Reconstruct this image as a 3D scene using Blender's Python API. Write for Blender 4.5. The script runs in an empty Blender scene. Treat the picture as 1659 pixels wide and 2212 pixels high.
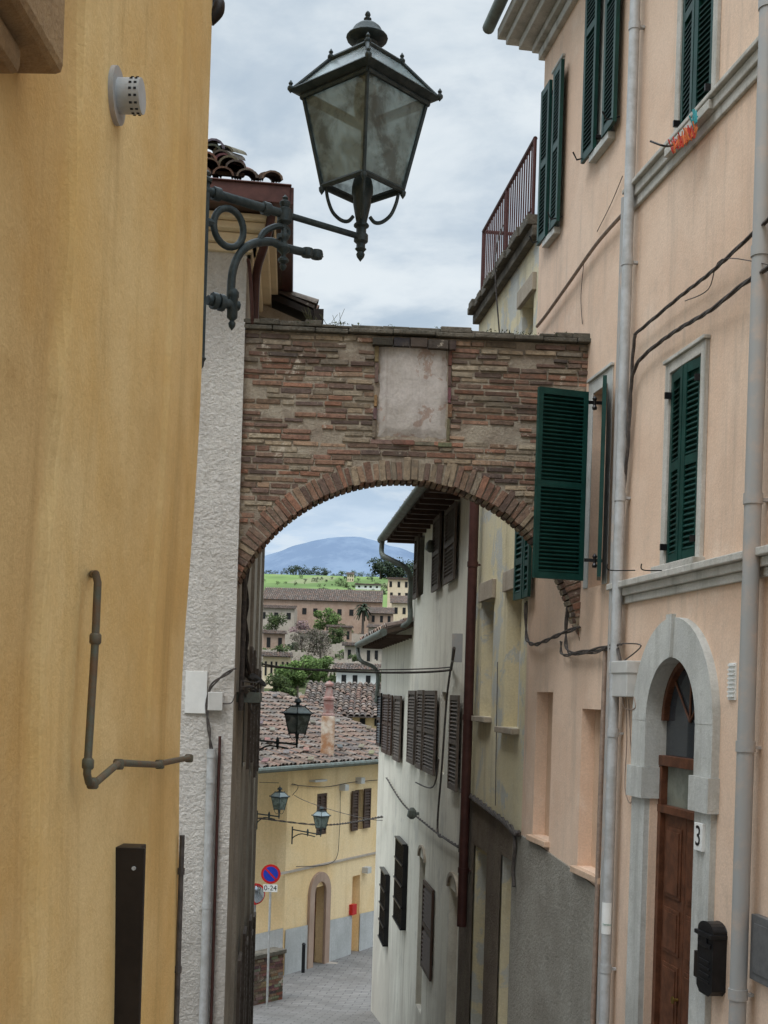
import bpy, math, random
from mathutils import Vector, noise, Matrix
random.seed(7)
R=random.random
def ru(a,b): return a+(b-a)*random.random()
F=2700.0; CX=830.0; HY=1500.0; ROLL=math.radians(1.75)
cr,sr=math.cos(ROLL),math.sin(ROLL)
scene=bpy.context.scene
V=Vector
UP=V((0,0,1))
def ray(px,py):
    xc=(px-CX)/F; yc=(HY-py)/F
    return V((xc*cr-yc*sr,1.0,xc*sr+yc*cr))
def pt(px,py,D): return ray(px,py)*D
def XY(px,D):
    p=pt(px,HY,D); return (p.x,D)

# ------------------------------------------------------------ mesh builder
class MB:
    def __init__(s): s.v=[];s.f=[];s.c=[]
    def add(s,vs,fs,col=None):
        b=len(s.v); s.v+= [tuple(v) for v in vs]
        for f in fs:
            s.f.append(tuple(i+b for i in f)); s.c.append(col or (1,1,1))
    def obox(s,O,a,b,c,col=None):
        O=V(O);vs=[O,O+a,O+a+b,O+b,O+c,O+a+c,O+a+b+c,O+b+c]
        fs=[(0,3,2,1),(4,5,6,7),(0,1,5,4),(1,2,6,5),(2,3,7,6),(3,0,4,7)]
        if a.cross(b).dot(c)<0: fs=[f[::-1] for f in fs]
        s.add(vs,fs,col)
    def box(s,x0,x1,y0,y1,z0,z1,col=None):
        s.obox((x0,y0,z0),V((x1-x0,0,0)),V((0,y1-y0,0)),V((0,0,z1-z0)),col)
    def tube(s,pts,r,seg=8,col=None,cap=True):
        pts=[V(p) for p in pts]; n=len(pts); rings=[]
        prev=None
        for i,p in enumerate(pts):
            t=(pts[min(i+1,n-1)]-pts[max(i-1,0)])
            if t.length<1e-9: t=V((0,0,1))
            t.normalize()
            if prev is None:
                ref=UP if abs(t.z)<.9 else V((1,0,0))
                a=t.cross(ref).normalized()
            else:
                a=(prev-t*prev.dot(t))
                a=a.normalized() if a.length>1e-6 else t.orthogonal().normalized()
            prev=a; b=t.cross(a)
            rr=r[i] if isinstance(r,(list,tuple)) else r
            rings.append([p+(a*math.cos(k*2*math.pi/seg)+b*math.sin(k*2*math.pi/seg))*rr for k in range(seg)])
        vs=[q for g in rings for q in g]; fs=[]
        for i in range(n-1):
            for k in range(seg):
                k2=(k+1)%seg
                fs.append((i*seg+k,i*seg+k2,(i+1)*seg+k2,(i+1)*seg+k))
        if cap:
            fs.append(tuple(range(seg))[::-1]); fs.append(tuple((n-1)*seg+k for k in range(seg)))
        s.add(vs,fs,col)
    def lathe(s,C,prof,seg=16,col=None,rot=0):
        C=V(C);vs=[];fs=[]
        for (r,z) in prof:
            for k in range(seg):
                a=k*2*math.pi/seg+rot
                vs.append(C+V((r*math.cos(a),r*math.sin(a),z)))
        for i in range(len(prof)-1):
            for k in range(seg):
                k2=(k+1)%seg
                fs.append((i*seg+k,i*seg+k2,(i+1)*seg+k2,(i+1)*seg+k))
        s.add(vs,fs,col)
    def make(s,name,mat,parent=None,smooth=False,bevel=0):
        me=bpy.data.meshes.new(name); me.from_pydata(s.v,[],s.f)
        me.materials.append(mat)
        at=me.color_attributes.new("Col",'FLOAT_COLOR','CORNER')
        data=[]
        for p,c in zip(me.polygons,s.c):
            for _ in range(p.loop_total): data+= [c[0],c[1],c[2],1.0]
        at.data.foreach_set("color",data)
        if smooth:
            for p in me.polygons: p.use_smooth=True
        me.update()
        ob=bpy.data.objects.new(name,me); scene.collection.objects.link(ob)
        if parent: ob.parent=parent
        if bevel:
            m=ob.modifiers.new("b",'BEVEL'); m.width=bevel; m.segments=2; m.limit_method='ANGLE'
        if smooth:
            m=ob.modifiers.new("e",'EDGE_SPLIT'); m.split_angle=math.radians(50)
        return ob
def G(name):
    e=bpy.data.objects.new(name,None); scene.collection.objects.link(e); e.empty_display_size=.3; return e

# ------------------------------------------------------------ materials
def nt(name):
    m=bpy.data.materials.new(name); m.use_nodes=True
    n=m.node_tree; b=n.nodes["Principled BSDF"]; return m,n,b
def N(n,t,**k):
    x=n.nodes.new(t)
    for a,b in k.items(): setattr(x,a,b)
    return x
def mixc(n,fac,A,B,blend='MIX'):
    x=N(n,'ShaderNodeMix',data_type='RGBA',blend_type=blend)
    for i,val in ((0,fac),(6,A),(7,B)):
        if hasattr(val,'is_linked') or hasattr(val,'links'): n.links.new(val,x.inputs[i])
        elif i==0: x.inputs[0].default_value=val
        else: x.inputs[i].default_value=(*val[:3],1)
    return x.outputs[2]
def tex(n,scale,detail=4,rough=.6,mscale=None,dist=0,off=0):
    tc=N(n,'ShaderNodeTexCoord'); mp=N(n,'ShaderNodeMapping')
    n.links.new(tc.outputs['Object'],mp.inputs[0])
    if mscale: mp.inputs['Scale'].default_value=mscale
    mp.inputs['Location'].default_value=(off,off*.7,off*.3)
    x=N(n,'ShaderNodeTexNoise'); x.inputs['Scale'].default_value=scale
    x.inputs['Detail'].default_value=detail; x.inputs['Roughness'].default_value=rough
    x.inputs['Distortion'].default_value=dist
    n.links.new(mp.outputs[0],x.inputs['Vector']); return x.outputs['Fac']
def ramp(n,src,a,b,lo=0.,hi=1.):
    x=N(n,'ShaderNodeMapRange'); x.interpolation_type='SMOOTHSTEP'
    n.links.new(src,x.inputs[0]); x.inputs[1].default_value=a;x.inputs[2].default_value=b
    x.inputs[3].default_value=lo;x.inputs[4].default_value=hi; return x.outputs[0]
def plaster(name,c1,c2,scale=1.2,stain=(.25,.2,.15),stain_amt=.4,streak=.35,bump=.35,fine=70,patch=None,patch_t=.6,patch_scale=1.6,rough=.92,off=0,streakscale=(5,5,.35),bdist=.012,fineamt=.35,vcol=False,patch_w=.04,patch_a=1.0,damp=None):
    m,n,b=nt(name)
    c=mixc(n,ramp(n,tex(n,scale,6,.65,off=off),.35,.65),c1,c2)
    if patch:
        c=mixc(n,ramp(n,tex(n,patch_scale,8,.7,off=off+3,dist=.4),patch_t,patch_t+patch_w,0,patch_a),c,patch)
    c=mixc(n,ramp(n,tex(n,1,6,.7,streakscale,off=off+9),.48,.75,0,streak),c,stain)
    c=mixc(n,ramp(n,tex(n,scale*3.1,8,.75,off=off+5),.5,.85,0,stain_amt),c,stain)
    if damp:   # rising damp / dirt toward the foot of the wall
        tc=N(n,'ShaderNodeTexCoord'); sp=N(n,'ShaderNodeSeparateXYZ'); n.links.new(tc.outputs['Object'],sp.inputs[0])
        h=ramp(n,sp.outputs[2],damp[0],damp[1],.34,0)
        ad=N(n,'ShaderNodeMath',operation='ADD'); n.links.new(h,ad.inputs[0]); n.links.new(tex(n,.9,7,.7,(1,1,.5),off=off+21),ad.inputs[1])
        c=mixc(n,ramp(n,ad.outputs[0],.60,.86,0,.6),c,damp[2])
    f=tex(n,fine,5,.7)
    c=mixc(n,ramp(n,f,.3,.7,0,fineamt),c,tuple(x*.6 for x in c1))
    if vcol:
        a=N(n,'ShaderNodeVertexColor',layer_name="Col"); c=mixc(n,1.0,c,a.outputs[0],'MULTIPLY')
    n.links.new(c,b.inputs['Base Color']); b.inputs['Roughness'].default_value=rough
    b.inputs['Specular IOR Level'].default_value=.2
    bp=N(n,'ShaderNodeBump'); bp.inputs['Strength'].default_value=bump; bp.inputs['Distance'].default_value=bdist
    mid=tex(n,fine*.18,6,.65)
    ad=N(n,'ShaderNodeMath',operation='ADD'); n.links.new(f,ad.inputs[0]); n.links.new(mid,ad.inputs[1])
    n.links.new(ad.outputs[0],bp.inputs['Height']); n.links.new(bp.outputs[0],b.inputs['Normal'])
    return m
def simple(name,c,rough=.5,metal=0,var=.25,scale=12,bump=.1,c2=None,t=.5):
    m,n,b=nt(name)
    c2=c2 or tuple(x*(1-var) for x in c)
    col=mixc(n,ramp(n,tex(n,scale,6,.7),t-.15,t+.15),c,c2)
    n.links.new(col,b.inputs['Base Color']); b.inputs['Roughness'].default_value=rough; b.inputs['Metallic'].default_value=metal
    b.inputs['Specular IOR Level'].default_value=.3
    bp=N(n,'ShaderNodeBump'); bp.inputs['Strength'].default_value=bump; bp.inputs['Distance'].default_value=.01
    n.links.new(tex(n,scale*4,4,.6),bp.inputs['Height']); n.links.new(bp.outputs[0],b.inputs['Normal'])
    return m
def vmat(name,rough=.9,var=.35,scale=20,lich=None,licht=.6,bump=.4,bdist=.01,lscale=5,lich2=None,l2t=.6,l2s=1.2,l2a=.6):
    m,n,b=nt(name)
    a=N(n,'ShaderNodeVertexColor',layer_name="Col")
    c=mixc(n,ramp(n,tex(n,scale,6,.7),.35,.7,0,var),a.outputs[0],(.05,.04,.035))
    if lich2: c=mixc(n,ramp(n,tex(n,l2s,7,.7,dist=.3,off=4),l2t,l2t+.15,0,l2a),c,lich2)
    if lich: c=mixc(n,ramp(n,tex(n,lscale,8,.75,dist=.5),licht,licht+.06,0,.85),c,lich)
    n.links.new(c,b.inputs['Base Color']); b.inputs['Roughness'].default_value=rough
    b.inputs['Specular IOR Level'].default_value=.15
    bp=N(n,'ShaderNodeBump'); bp.inputs['Strength'].default_value=bump; bp.inputs['Distance'].default_value=bdist
    n.links.new(tex(n,scale*2.5,5,.7),bp.inputs['Height']); n.links.new(bp.outputs[0],b.inputs['Normal'])
    return m
M={}
M['yellow']=plaster('ochre_plaster',(.76,.49,.185),(.85,.62,.30),1.3,(.46,.28,.10),.5,.6,.35,90,rough=.94,streakscale=(4.5,4.5,.28),patch=(.60,.38,.14),patch_t=.48,patch_scale=.9,patch_w=.25,patch_a=.7,vcol=True,bdist=.012,fineamt=.22)
M['sillbrown']=plaster('weathered_sill',(.30,.19,.10),(.40,.26,.13),3,(.14,.09,.06),.6,.5,.6,60)
M['pink']=plaster('pink_plaster',(.73,.52,.38),(.80,.60,.455),1.0,(.43,.34,.27),.6,.6,.3,60,patch=(.83,.67,.54),patch_t=.55,patch_scale=.8,patch_w=.15,patch_a=.75,damp=(-3.6,-.6,(.46,.37,.30)))
M['stucco']=plaster('rough_stucco',(.70,.66,.61),(.78,.74,.68),1.5,(.42,.38,.33),.35,.4,1.0,28,bdist=.04,damp=(-3.6,0,(.42,.39,.35)))
M['sidewall']=plaster('aged_plaster',(.36,.31,.25),(.48,.42,.34),1.3,(.15,.12,.10),.5,.6,.5,40)
M['blotch']=plaster('peeling_plaster',(.70,.61,.39),(.64,.58,.42),1.2,(.28,.23,.16),.5,.55,.5,40,patch=(.50,.51,.48),patch_t=.52,patch_scale=1.2)
M['cream']=plaster('cream_plaster',(.86,.82,.70),(.79,.75,.64),.7,(.40,.34,.26),.55,.65,.3,40,streakscale=(3,3,.2),patch=(.66,.63,.55),patch_t=.54,patch_scale=.9,patch_w=.12,damp=(-7,-2.5,(.45,.40,.33)))
M['dado_grey']=plaster('grey_render',(.27,.25,.21),(.36,.34,.29),1.5,(.15,.13,.11),.5,.4,1.0,30,bdist=.03)
M['dado_brown']=plaster('pebble_render',(.15,.115,.085),(.21,.17,.125),1.5,(.08,.06,.045),.5,.3,1.0,30,bdist=.03)
M['far_yellow']=plaster('yellow_plaster',(.88,.63,.33),(.92,.71,.43),.5,(.55,.36,.17),.45,.5,.2,20,streakscale=(2,2,.2))
M['far_grey']=plaster('grey_plinth',(.46,.46,.44),(.56,.56,.54),1,(.28,.27,.25),.5,.5,.3,20)
M['stone']=plaster('stone_trim',(.47,.45,.40),(.58,.55,.50),3,(.20,.19,.16),.65,.7,.4,60)
M['doorstone']=plaster('grey_surround',(.49,.49,.46),(.59,.59,.55),2,(.26,.25,.22),.75,.7,.4,60,patch=(.40,.39,.35),patch_t=.55,patch_scale=3,patch_w=.12,patch_a=.7,damp=(-3.4,-1.0,(.30,.28,.24)))
M['niche']=plaster('niche_plaster',(.56,.39,.27),(.64,.46,.33),1,(.3,.2,.13),.5,.5,.3,60)
M['panel']=plaster('worn_plaster',(.43,.385,.34),(.53,.48,.44),2.2,(.17,.13,.115),.8,.75,.5,40,patch=(.34,.235,.185),patch_t=.585,patch_scale=4,bdist=.012,patch_w=.05,patch_a=.9)
M['mortar']=plaster('mortar',(.42,.36,.28),(.27,.215,.165),5,(.08,.065,.05),.7,.3,.8,40,bdist=.02)
M['brick']=vmat('old_brick',.92,.55,22,lich=(.54,.47,.38),licht=.59,bump=.9,bdist=.013,lscale=3.4,lich2=(.13,.105,.085),l2t=.50,l2s=1.5,l2a=.5)
M['tile']=vmat('roof_tile',.9,.5,15,lich=(.27,.25,.21),licht=.58,lscale=9,lich2=(.09,.08,.065),l2t=.48,l2s=.9,l2a=.6)
M['leaf']=vmat('foliage',.7,.2,5,bump=.05)
M['iron']=simple('wrought_iron',(.028,.04,.042),.55,.3,.4,25,.2,c2=(.055,.068,.068))
M['green']=simple('green_paint',(.004,.034,.027),.45,0,.3,6,.05,c2=(.008,.050,.040))
M['brownsh']=simple('brown_paint',(.085,.05,.035),.6,0,.3,6,.1)
M['greysh']=simple('weathered_wood',(.095,.072,.056),.75,0,.3,8,.1,c2=(.15,.12,.10))
M['pipe']=simple('zinc_pipe',(.50,.51,.51),.45,.15,.3,7,.08,c2=(.38,.38,.37))
M['pipe_old']=simple('old_pipe',(.36,.36,.35),.6,.2,.4,4,.1,c2=(.50,.40,.33),t=.60)
M['brownpipe']=simple('brown_pipe',(.075,.03,.025),.45,.1,.3,8,.05)
M['rustpipe']=simple('gas_pipe',(.11,.115,.085),.6,.2,.4,20,.2,c2=(.15,.09,.05))
M['copper']=simple('brown_gutter',(.10,.042,.035),.4,.2,.3,8,.05)
M['cable']=simple('cable',(.05,.043,.04),.7,0,.3,20,.05,c2=(.10,.085,.075))
M['cable_l']=simple('conduit',(.32,.24,.19),.7,0,.3,20,.05)
M['boxgrey']=simple('plastic_box',(.56,.55,.52),.5,0,.12,5,.03)
M['white']=simple('white_paint',(.78,.78,.75),.5,0,.1,5,.03)
M['black']=simple('black_metal',(.018,.018,.02),.35,.3,.3,15,.05)
M['bronze']=simple('dark_channel',(.035,.027,.022),.5,.5,.3,5,.05)
M['dark']=simple('dark_interior',(.02,.02,.02),.8,0,.3,5,0)
M['wood']=simple('door_wood',(.13,.05,.025),.5,0,.45,9,.1)
M['lintel']=plaster('lintel',(.36,.30,.23),(.44,.38,.30),2,(.15,.12,.1),.5,.4,.4,40)
M['soffit']=simple('soffit_boards',(.10,.07,.05),.8,0,.3,6,.1)
M['rail']=simple('railing_paint',(.09,.032,.028),.55,.2,.3,10,.05)
M['red']=simple('sign_red',(.55,.02,.02),.4,0,.1,5,0)
M['blue']=simple('sign_blue',(.02,.05,.42),.4,0,.1,5,0)
M['chim']=simple('chimney_render',(.62,.54,.44),.9,0,.4,2.2,.3,c2=(.36,.18,.09))
M['chimred']=simple('chimney_cowl',(.26,.12,.10),.85,0,.4,6,.3,c2=(.34,.25,.22))
M['verd']=simple('gutter_zinc',(.16,.19,.17),.6,.2,.4,6,.1,c2=(.11,.11,.09))
M['coping']=plaster('mossy_coping',(.11,.10,.08),(.19,.165,.13),6,(.04,.045,.03),.6,.3,1,40,bdist=.02)
M['farstone']=plaster('far_stone',(.46,.39,.32),(.54,.47,.40),.3,(.25,.19,.14),.5,.5,.1,3)
M['farbrick']=plaster('far_brick',(.40,.27,.20),(.48,.35,.27),.3,(.26,.18,.14),.6,.6,.1,2)
M['pale']=plaster('pale_render',(.74,.60,.40),(.78,.66,.48),.2,(.5,.4,.25),.4,.4,.1,2)
def glass(name,c1,c2,tr,sc):
    m,n,b=nt(name)
    nz=tex(n,sc,6,.65,dist=.3)
    c=mixc(n,ramp(n,nz,.38,.62),c1,c2); n.links.new(c,b.inputs['Base Color'])
    b.inputs['Roughness'].default_value=.22
    t=N(n,'ShaderNodeBsdfTransparent'); t.inputs[0].default_value=(.75,.82,.80,1)
    mx=N(n,'ShaderNodeMixShader'); n.links.new(ramp(n,nz,.35,.65,tr[0],tr[1]),mx.inputs[0])
    n.links.new(b.outputs[0],mx.inputs[1]); n.links.new(t.outputs[0],mx.inputs[2])
    n.links.new(mx.outputs[0],n.nodes['Material Output'].inputs[0]); return m
M['lglass']=glass('dirty_glass',(.07,.085,.075),(.25,.31,.29),(.08,.40),9)
M['rglass']=glass('roof_glass',(.35,.43,.45),(.5,.58,.60),(.30,.6),6)
M['doorglass']=simple('door_glass',(.20,.21,.17),.2,0,.4,3,0)
m,n,b=nt('window_glass'); b.inputs['Base Color'].default_value=(.03,.035,.04,1); b.inputs['Roughness'].default_value=.08; M['wglass']=m
m,n,b=nt('mirror'); b.inputs['Base Color'].default_value=(.6,.65,.7,1); b.inputs['Roughness'].default_value=.08; b.inputs['Metallic'].default_value=1; M['mirror']=m
m,n,b=nt('stone_paving')
tc=N(n,'ShaderNodeTexCoord'); br=N(n,'ShaderNodeTexBrick')
mp=N(n,'ShaderNodeMapping'); mp.inputs['Rotation'].default_value=(0,0,.12); n.links.new(tc.outputs['Object'],mp.inputs[0]); n.links.new(mp.outputs[0],br.inputs['Vector'])
br.inputs['Scale'].default_value=1; br.inputs['Brick Width'].default_value=.42; br.inputs['Row Height'].default_value=.2; br.inputs['Mortar Size'].default_value=.012
br.inputs['Color1'].default_value=(.25,.235,.22,1); br.inputs['Color2'].default_value=(.19,.18,.17,1); br.inputs['Mortar'].default_value=(.09,.085,.08,1)
c=mixc(n,ramp(n,tex(n,1.2,8,.7),.4,.7,0,.7),br.outputs['Color'],(.13,.12,.11))
n.links.new(c,b.inputs['Base Color']); b.inputs['Roughness'].default_value=.7
bp=N(n,'ShaderNodeBump'); bp.inputs['Strength'].default_value=.4; bp.inputs['Distance'].default_value=.02
n.links.new(br.outputs['Fac'],bp.inputs['Height']); bp.invert=True; n.links.new(bp.outputs[0],b.inputs['Normal'])
M['paving']=m
m,n,b=nt('countryside')
tc=N(n,'ShaderNodeTexCoord'); sp=N(n,'ShaderNodeSeparateXYZ'); n.links.new(tc.outputs['Object'],sp.inputs[0])
near=mixc(n,ramp(n,tex(n,.12,6,.7),.4,.6),(.05,.07,.025),(.14,.115,.075))
field=mixc(n,ramp(n,tex(n,.016,4,.55,(1,.5,1)),.42,.60),(.17,.245,.085),(.11,.165,.06))
field=mixc(n,ramp(n,tex(n,.03,4,.55,(1.4,.35,1),off=40),.54,.62,0,.75),field,(.22,.23,.13))
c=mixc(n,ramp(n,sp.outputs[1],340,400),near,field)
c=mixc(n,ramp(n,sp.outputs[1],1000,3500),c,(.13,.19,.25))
n.links.new(c,b.inputs['Base Color']); b.inputs['Roughness'].default_value=.95; b.inputs['Specular IOR Level'].default_value=.05
M['terrain']=m
m,n,b=nt('painted_haze_mountain')
c=mixc(n,ramp(n,tex(n,.004,9,.75),.40,.62),(.145,.195,.275),(.19,.245,.325)); n.links.new(c,b.inputs['Base Color']); b.inputs['Roughness'].default_value=1; b.inputs['Specular IOR Level'].default_value=0  # atmospheric haze is painted into the mountain's blue-grey base colour
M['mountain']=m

# ------------------------------------------------------------ wall plane
class Pl:
    def __init__(s,A,B):
        s.o=V((A[0],A[1],0)); B=V((B[0],B[1],0)); s.L=(B-s.o).length; s.d=(B-s.o).normalized()
        n_=V((-s.d.y,s.d.x,0))
        if n_.dot(-s.o)<0: n_=-n_
        s.n=n_
    def hit(s,px,py,off=0):
        r=ray(px,py); t=(s.o.dot(s.n)+off)/r.dot(s.n); p=r*t
        return (p-s.o).dot(s.d),p.z
    def P(s,u,z,n=0): return s.o+s.d*u+s.n*n+UP*z
    def W(s,px,py,n=0):
        u,z=s.hit(px,py,n); return s.P(u,z,n)
    def rect(s,a,b,t,bo):
        ym=(t+bo)/2; xm=(a+b)/2
        u0=s.hit(a,ym)[0];u1=s.hit(b,ym)[0]
        z1=s.hit(xm,t)[1]; z0=s.hit(xm,bo)[1]
        return min(u0,u1),max(u0,u1),min(z0,z1),max(z0,z1)
    def box(s,mb,u0,u1,z0,z1,n0,n1,col=None):
        mb.obox(s.P(u0,z0,n0),s.d*(u1-u0),UP*(z1-z0),s.n*(n1-n0),col)
    def wall(s,name,u0,u1,z0,z1,holes,mat,par,back=None,reveal=None):
        us=sorted(set([u0,u1]+[h[0] for h in holes]+[h[1] for h in holes]))
        zs=sorted(set([z0,z1]+[h[2] for h in holes]+[h[3] for h in holes]))
        us=[u for u in us if u0<=u<=u1]; zs=[z for z in zs if z0<=z<=z1]
        mb=MB()
        for i in range(len(us)-1):
            for j in range(len(zs)-1):
                uc=(us[i]+us[i+1])/2; zc=(zs[j]+zs[j+1])/2
                if any(h[0]<uc<h[1] and h[2]<zc<h[3] for h in holes): continue
                mb.add([s.P(us[i],zs[j]),s.P(us[i+1],zs[j]),s.P(us[i+1],zs[j+1]),s.P(us[i],zs[j+1])],[(0,1,2,3)])
        rv=MB()
        for h in holes:
            a,b,c,d=h[:4]; dp=h[4]
            for q in ([(a,c),(b,c)],[(b,c),(b,d)],[(b,d),(a,d)],[(a,d),(a,c)]):
                rv.add([s.P(*q[0]),s.P(*q[1]),s.P(*q[1],-dp),s.P(*q[0],-dp)],[(0,1,2,3)])
            bk=MB(); bk.add([s.P(a,c,-dp),s.P(b,c,-dp),s.P(b,d,-dp),s.P(a,d,-dp)],[(0,1,2,3)])
            bk.make('opening_back',h[5] if len(h)>5 else M['dark'],par)
        mb.make(name,mat,par)
        if holes: rv.make('reveals',reveal or mat,par)

def shutter(par,O,d,w,h,mat,name='shutter',pitch=.042,th=.035,frame=.055,mid=True,nrm=None):
    d=V(d).normalized(); nn=nrm or V((-d.y,d.x,0)).normalized(); O=V(O); mb=MB()
    f=min(frame,w*.22)
    mb.obox(O,d*f,UP*h,nn*th); mb.obox(O+d*(w-f),d*f,UP*h,nn*th)
    bars=[0,h-f*1.3]+([h*.48] if mid else [])
    for z in bars: mb.obox(O+d*f+UP*z+nn*.002,d*(w-2*f),UP*f*1.3,nn*(th-.004))
    z=f*1.3+.01
    while z<h-f*1.3-pitch*.6:
        if not(mid and h*.48-pitch*.8<z<h*.48+f*1.3):
            mb.obox(O+d*f+UP*(z+pitch*.5)+nn*.001,d*(w-2*f),nn*(th-.006)-UP*pitch*.62,UP*.008+nn*.003)
        z+=pitch
    mb.obox(O+d*f+UP*f-nn*.001,d*(w-2*f),UP*(h-2*f),nn*.002)
    return mb.make(name,mat,par)
def flat_sh(W,par,a,b,t,bo,mat,n=.03,pitch=.06,name='shutter'):
    u0,u1,z0,z1=W.rect(a,b,t,bo)
    return shutter(par,W.P(u0,z0,n),W.d,u1-u0,z1-z0,mat,name,pitch,nrm=W.n)
def smooth_pts(pts,k=6):
    pts=[V(p) for p in pts]; out=[]
    for i in range(len(pts)-1):
        p0=pts[max(i-1,0)];p1=pts[i];p2=pts[i+1];p3=pts[min(i+2,len(pts)-1)]
        for j in range(k):
            t=j/k
            out.append(.5*((2*p1)+(p2-p0)*t+(2*p0-5*p1+4*p2-p3)*t*t+(3*p1-p0-3*p2+p3)*t**3))
    out.append(pts[-1]); return out
def cable(mb,pts,r=.01,strands=1,k=6,sag=0):
    P=smooth_pts(pts,k); n_=len(P)
    if sag:
        for i,p in enumerate(P):
            t=i/(n_-1); p.z-=sag*4*t*(1-t)
    if strands==1: mb.tube(P,r,6); return
    Q=[]
    for i in range(n_-1):
        L=(P[i+1]-P[i]).length; m_=max(1,int(L/.05))
        for j in range(m_): Q.append(P[i].lerp(P[i+1],j/m_))
    Q.append(P[-1])
    for s in range(strands):
        ph=s*2*math.pi/strands; T=[]
        for i,p in enumerate(Q):
            a=ph+i*.55
            T.append(p+V((math.cos(a),math.cos(a)*.3,math.sin(a)))*r*1.1)
        mb.tube(T,r,5)
tpal=[(.34,.235,.175),(.28,.19,.145),(.39,.285,.225),(.24,.18,.15),(.33,.27,.23),(.35,.215,.165),(.20,.17,.155),(.30,.255,.22)]
def tiles(mb,O,U,Vd,nu,nv,w=.2,l=.36,seg=5,jit=.012,kk=1.0):
    U=V(U).normalized();Vd=V(Vd).normalized();Nn=U.cross(Vd).normalized()
    if Nn.z<0: Nn=-Nn
    O=V(O)
    for i in range(nu):
        for j in range(nv):
            c=random.choice(tpal); k=ru(.7,1.1)*kk; c=tuple(x*k for x in c)
            o=O+U*((i+.5)*w+ru(-jit,jit))+Vd*(j*l+ru(-jit,jit)*2)
            vs=[]
            for (tt,r,lift) in ((0,w*.46,.035),(l*1.12,w*.36,.008)):
                for s in range(seg+1):
                    a=math.pi*s/seg
                    vs.append(o+Vd*tt+U*(math.cos(a)*r)+Nn*(math.sin(a)*r*.75+lift))
            for s in range(seg+1):
                a=math.pi*s/seg
                vs.append(o+U*(math.cos(a)*(w*.46-.018))+Nn*(math.sin(a)*(w*.46-.02)*.75+.035))
            fs=[(s,s+1,seg+2+s,seg+1+s) for s in range(seg)]
            fs+=[(s,s+1,2*(seg+1)+s+1,2*(seg+1)+s) for s in range(seg)]
            mb.add(vs,fs,c)
    mb.obox(O-Nn*.03,U*(nu*w),Vd*(nv*l),Nn*.03,(.10,.08,.07))

# ------------------------------------------------------------ lantern
def lantern(par,C,s=1.0,rot=math.radians(3)):
    C=V(C)
    def corner(hd,z,k):
        a=rot+k*math.pi/2; return C+V((hd*math.cos(a),hd*math.sin(a),z))*s
    ir=MB(); gl=MB(); rg=MB()
    def q(h0,z0,h1,z1,mb,inset=0):
        for k in range(4):
            mb.add([corner(h0-inset,z0,k),corner(h0-inset,z0,k+1),corner(h1-inset,z1,k+1),corner(h1-inset,z1,k)],[(0,1,2,3)])
    q(.135,-.305,.208,-.01,gl,.004)
    q(.24,.02,.118,.125,rg,.004)
    def bar(p,q_,r): ir.tube([p,q_],r*s,6)
    for k in range(4):
        bar(corner(.137,-.305,k),corner(.21,0,k),.0075)
        bar(corner(.242,.018,k),corner(.118,.127,k),.0075)
        bar(corner(.137,-.305,k),corner(.137,-.305,k+1),.009)
        bar(corner(.118,.127,k),corner(.118,.127,k+1),.008)
        bar(corner(.242,.015,k),corner(.242,.015,k+1),.008)
        bar(corner(.215,-.008,k),corner(.215,-.008,k+1),.009)
        ir.add([corner(.262,.012,k),corner(.262,.012,k+1),corner(.205,-.004,k+1),corner(.205,-.004,k)],[(0,1,2,3)])
        ir.add([corner(.262,.012,k),corner(.262,.012,k+1),corner(.225,.024,k+1),corner(.225,.024,k)],[(0,1,2,3)])
        for (hd,z) in ((.252,.015),(.120,.128)):
            c=corner(hd,z,k); ir.lathe(c,[(.001*s,-.012*s),(.011*s,0),(.011*s,.008*s),(.005*s,.014*s),(.008*s,.021*s),(.001*s,.032*s)],8)
        c=corner(.137,-.31,k); ir.lathe(c,[(.001*s,-.024*s),(.009*s,-.012*s),(.011*s,0),(.002*s,.01*s)],8)
        a=rot+k*math.pi/2
        P=[]
        for (r_,z) in ((.122,-.315),(.115,-.35),(.098,-.39),(.07,-.415),(.045,-.418),(.028,-.40)):
            P.append(C+V((r_*math.cos(a),r_*math.sin(a),z))*s)
        ir.tube(smooth_pts(P,4),.0065*s,6)
        ir.add([corner(.137,-.305,k),corner(.137,-.305,k+1),corner(.105,-.300,k+1),corner(.105,-.300,k)],[(0,1,2,3)])
    q(.118,.128,.045,.150,ir)
    S=lambda L:[(a*s,b*s) for a,b in L]
    ir.lathe(C,S([(.045,.145),(.032,.155),(.030,.175),(.036,.18),(.036,.186),(.045,.188),(.068,.196),(.071,.203),(.068,.208),(.055,.218),(.046,.235),(.032,.247),(.014,.253),(.009,.258),(.013,.264),(.013,.268),(.006,.273),(.010,.281),(.007,.289),(.001,.295)]),20)
    ir.lathe(C,S([(.001,-.27),(.03,-.275),(.036,-.30),(.036,-.325),(.03,-.335),(.03,-.36),(.024,-.39),(.018,-.42),(.026,-.428),(.026,-.434),(.017,-.44),(.017,-.455),(.024,-.462),(.024,-.485),(.015,-.492),(.015,-.505),(.02,-.51),(.011,-.52),(.015,-.528),(.012,-.538),(.001,-.552)]),12)
    ir.make('frame',M['iron'],par,smooth=True); gl.make('glass_panes',M['lglass'],par); rg.make('roof_panes',M['rglass'],par)
    b=MB(); b.lathe(C,S([(.001,.05),(.035,.04),(.04,-.02),(.03,-.08),(.001,-.1)]),12); b.make('lamp_bulb',M['boxgrey'],par,True)

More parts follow.
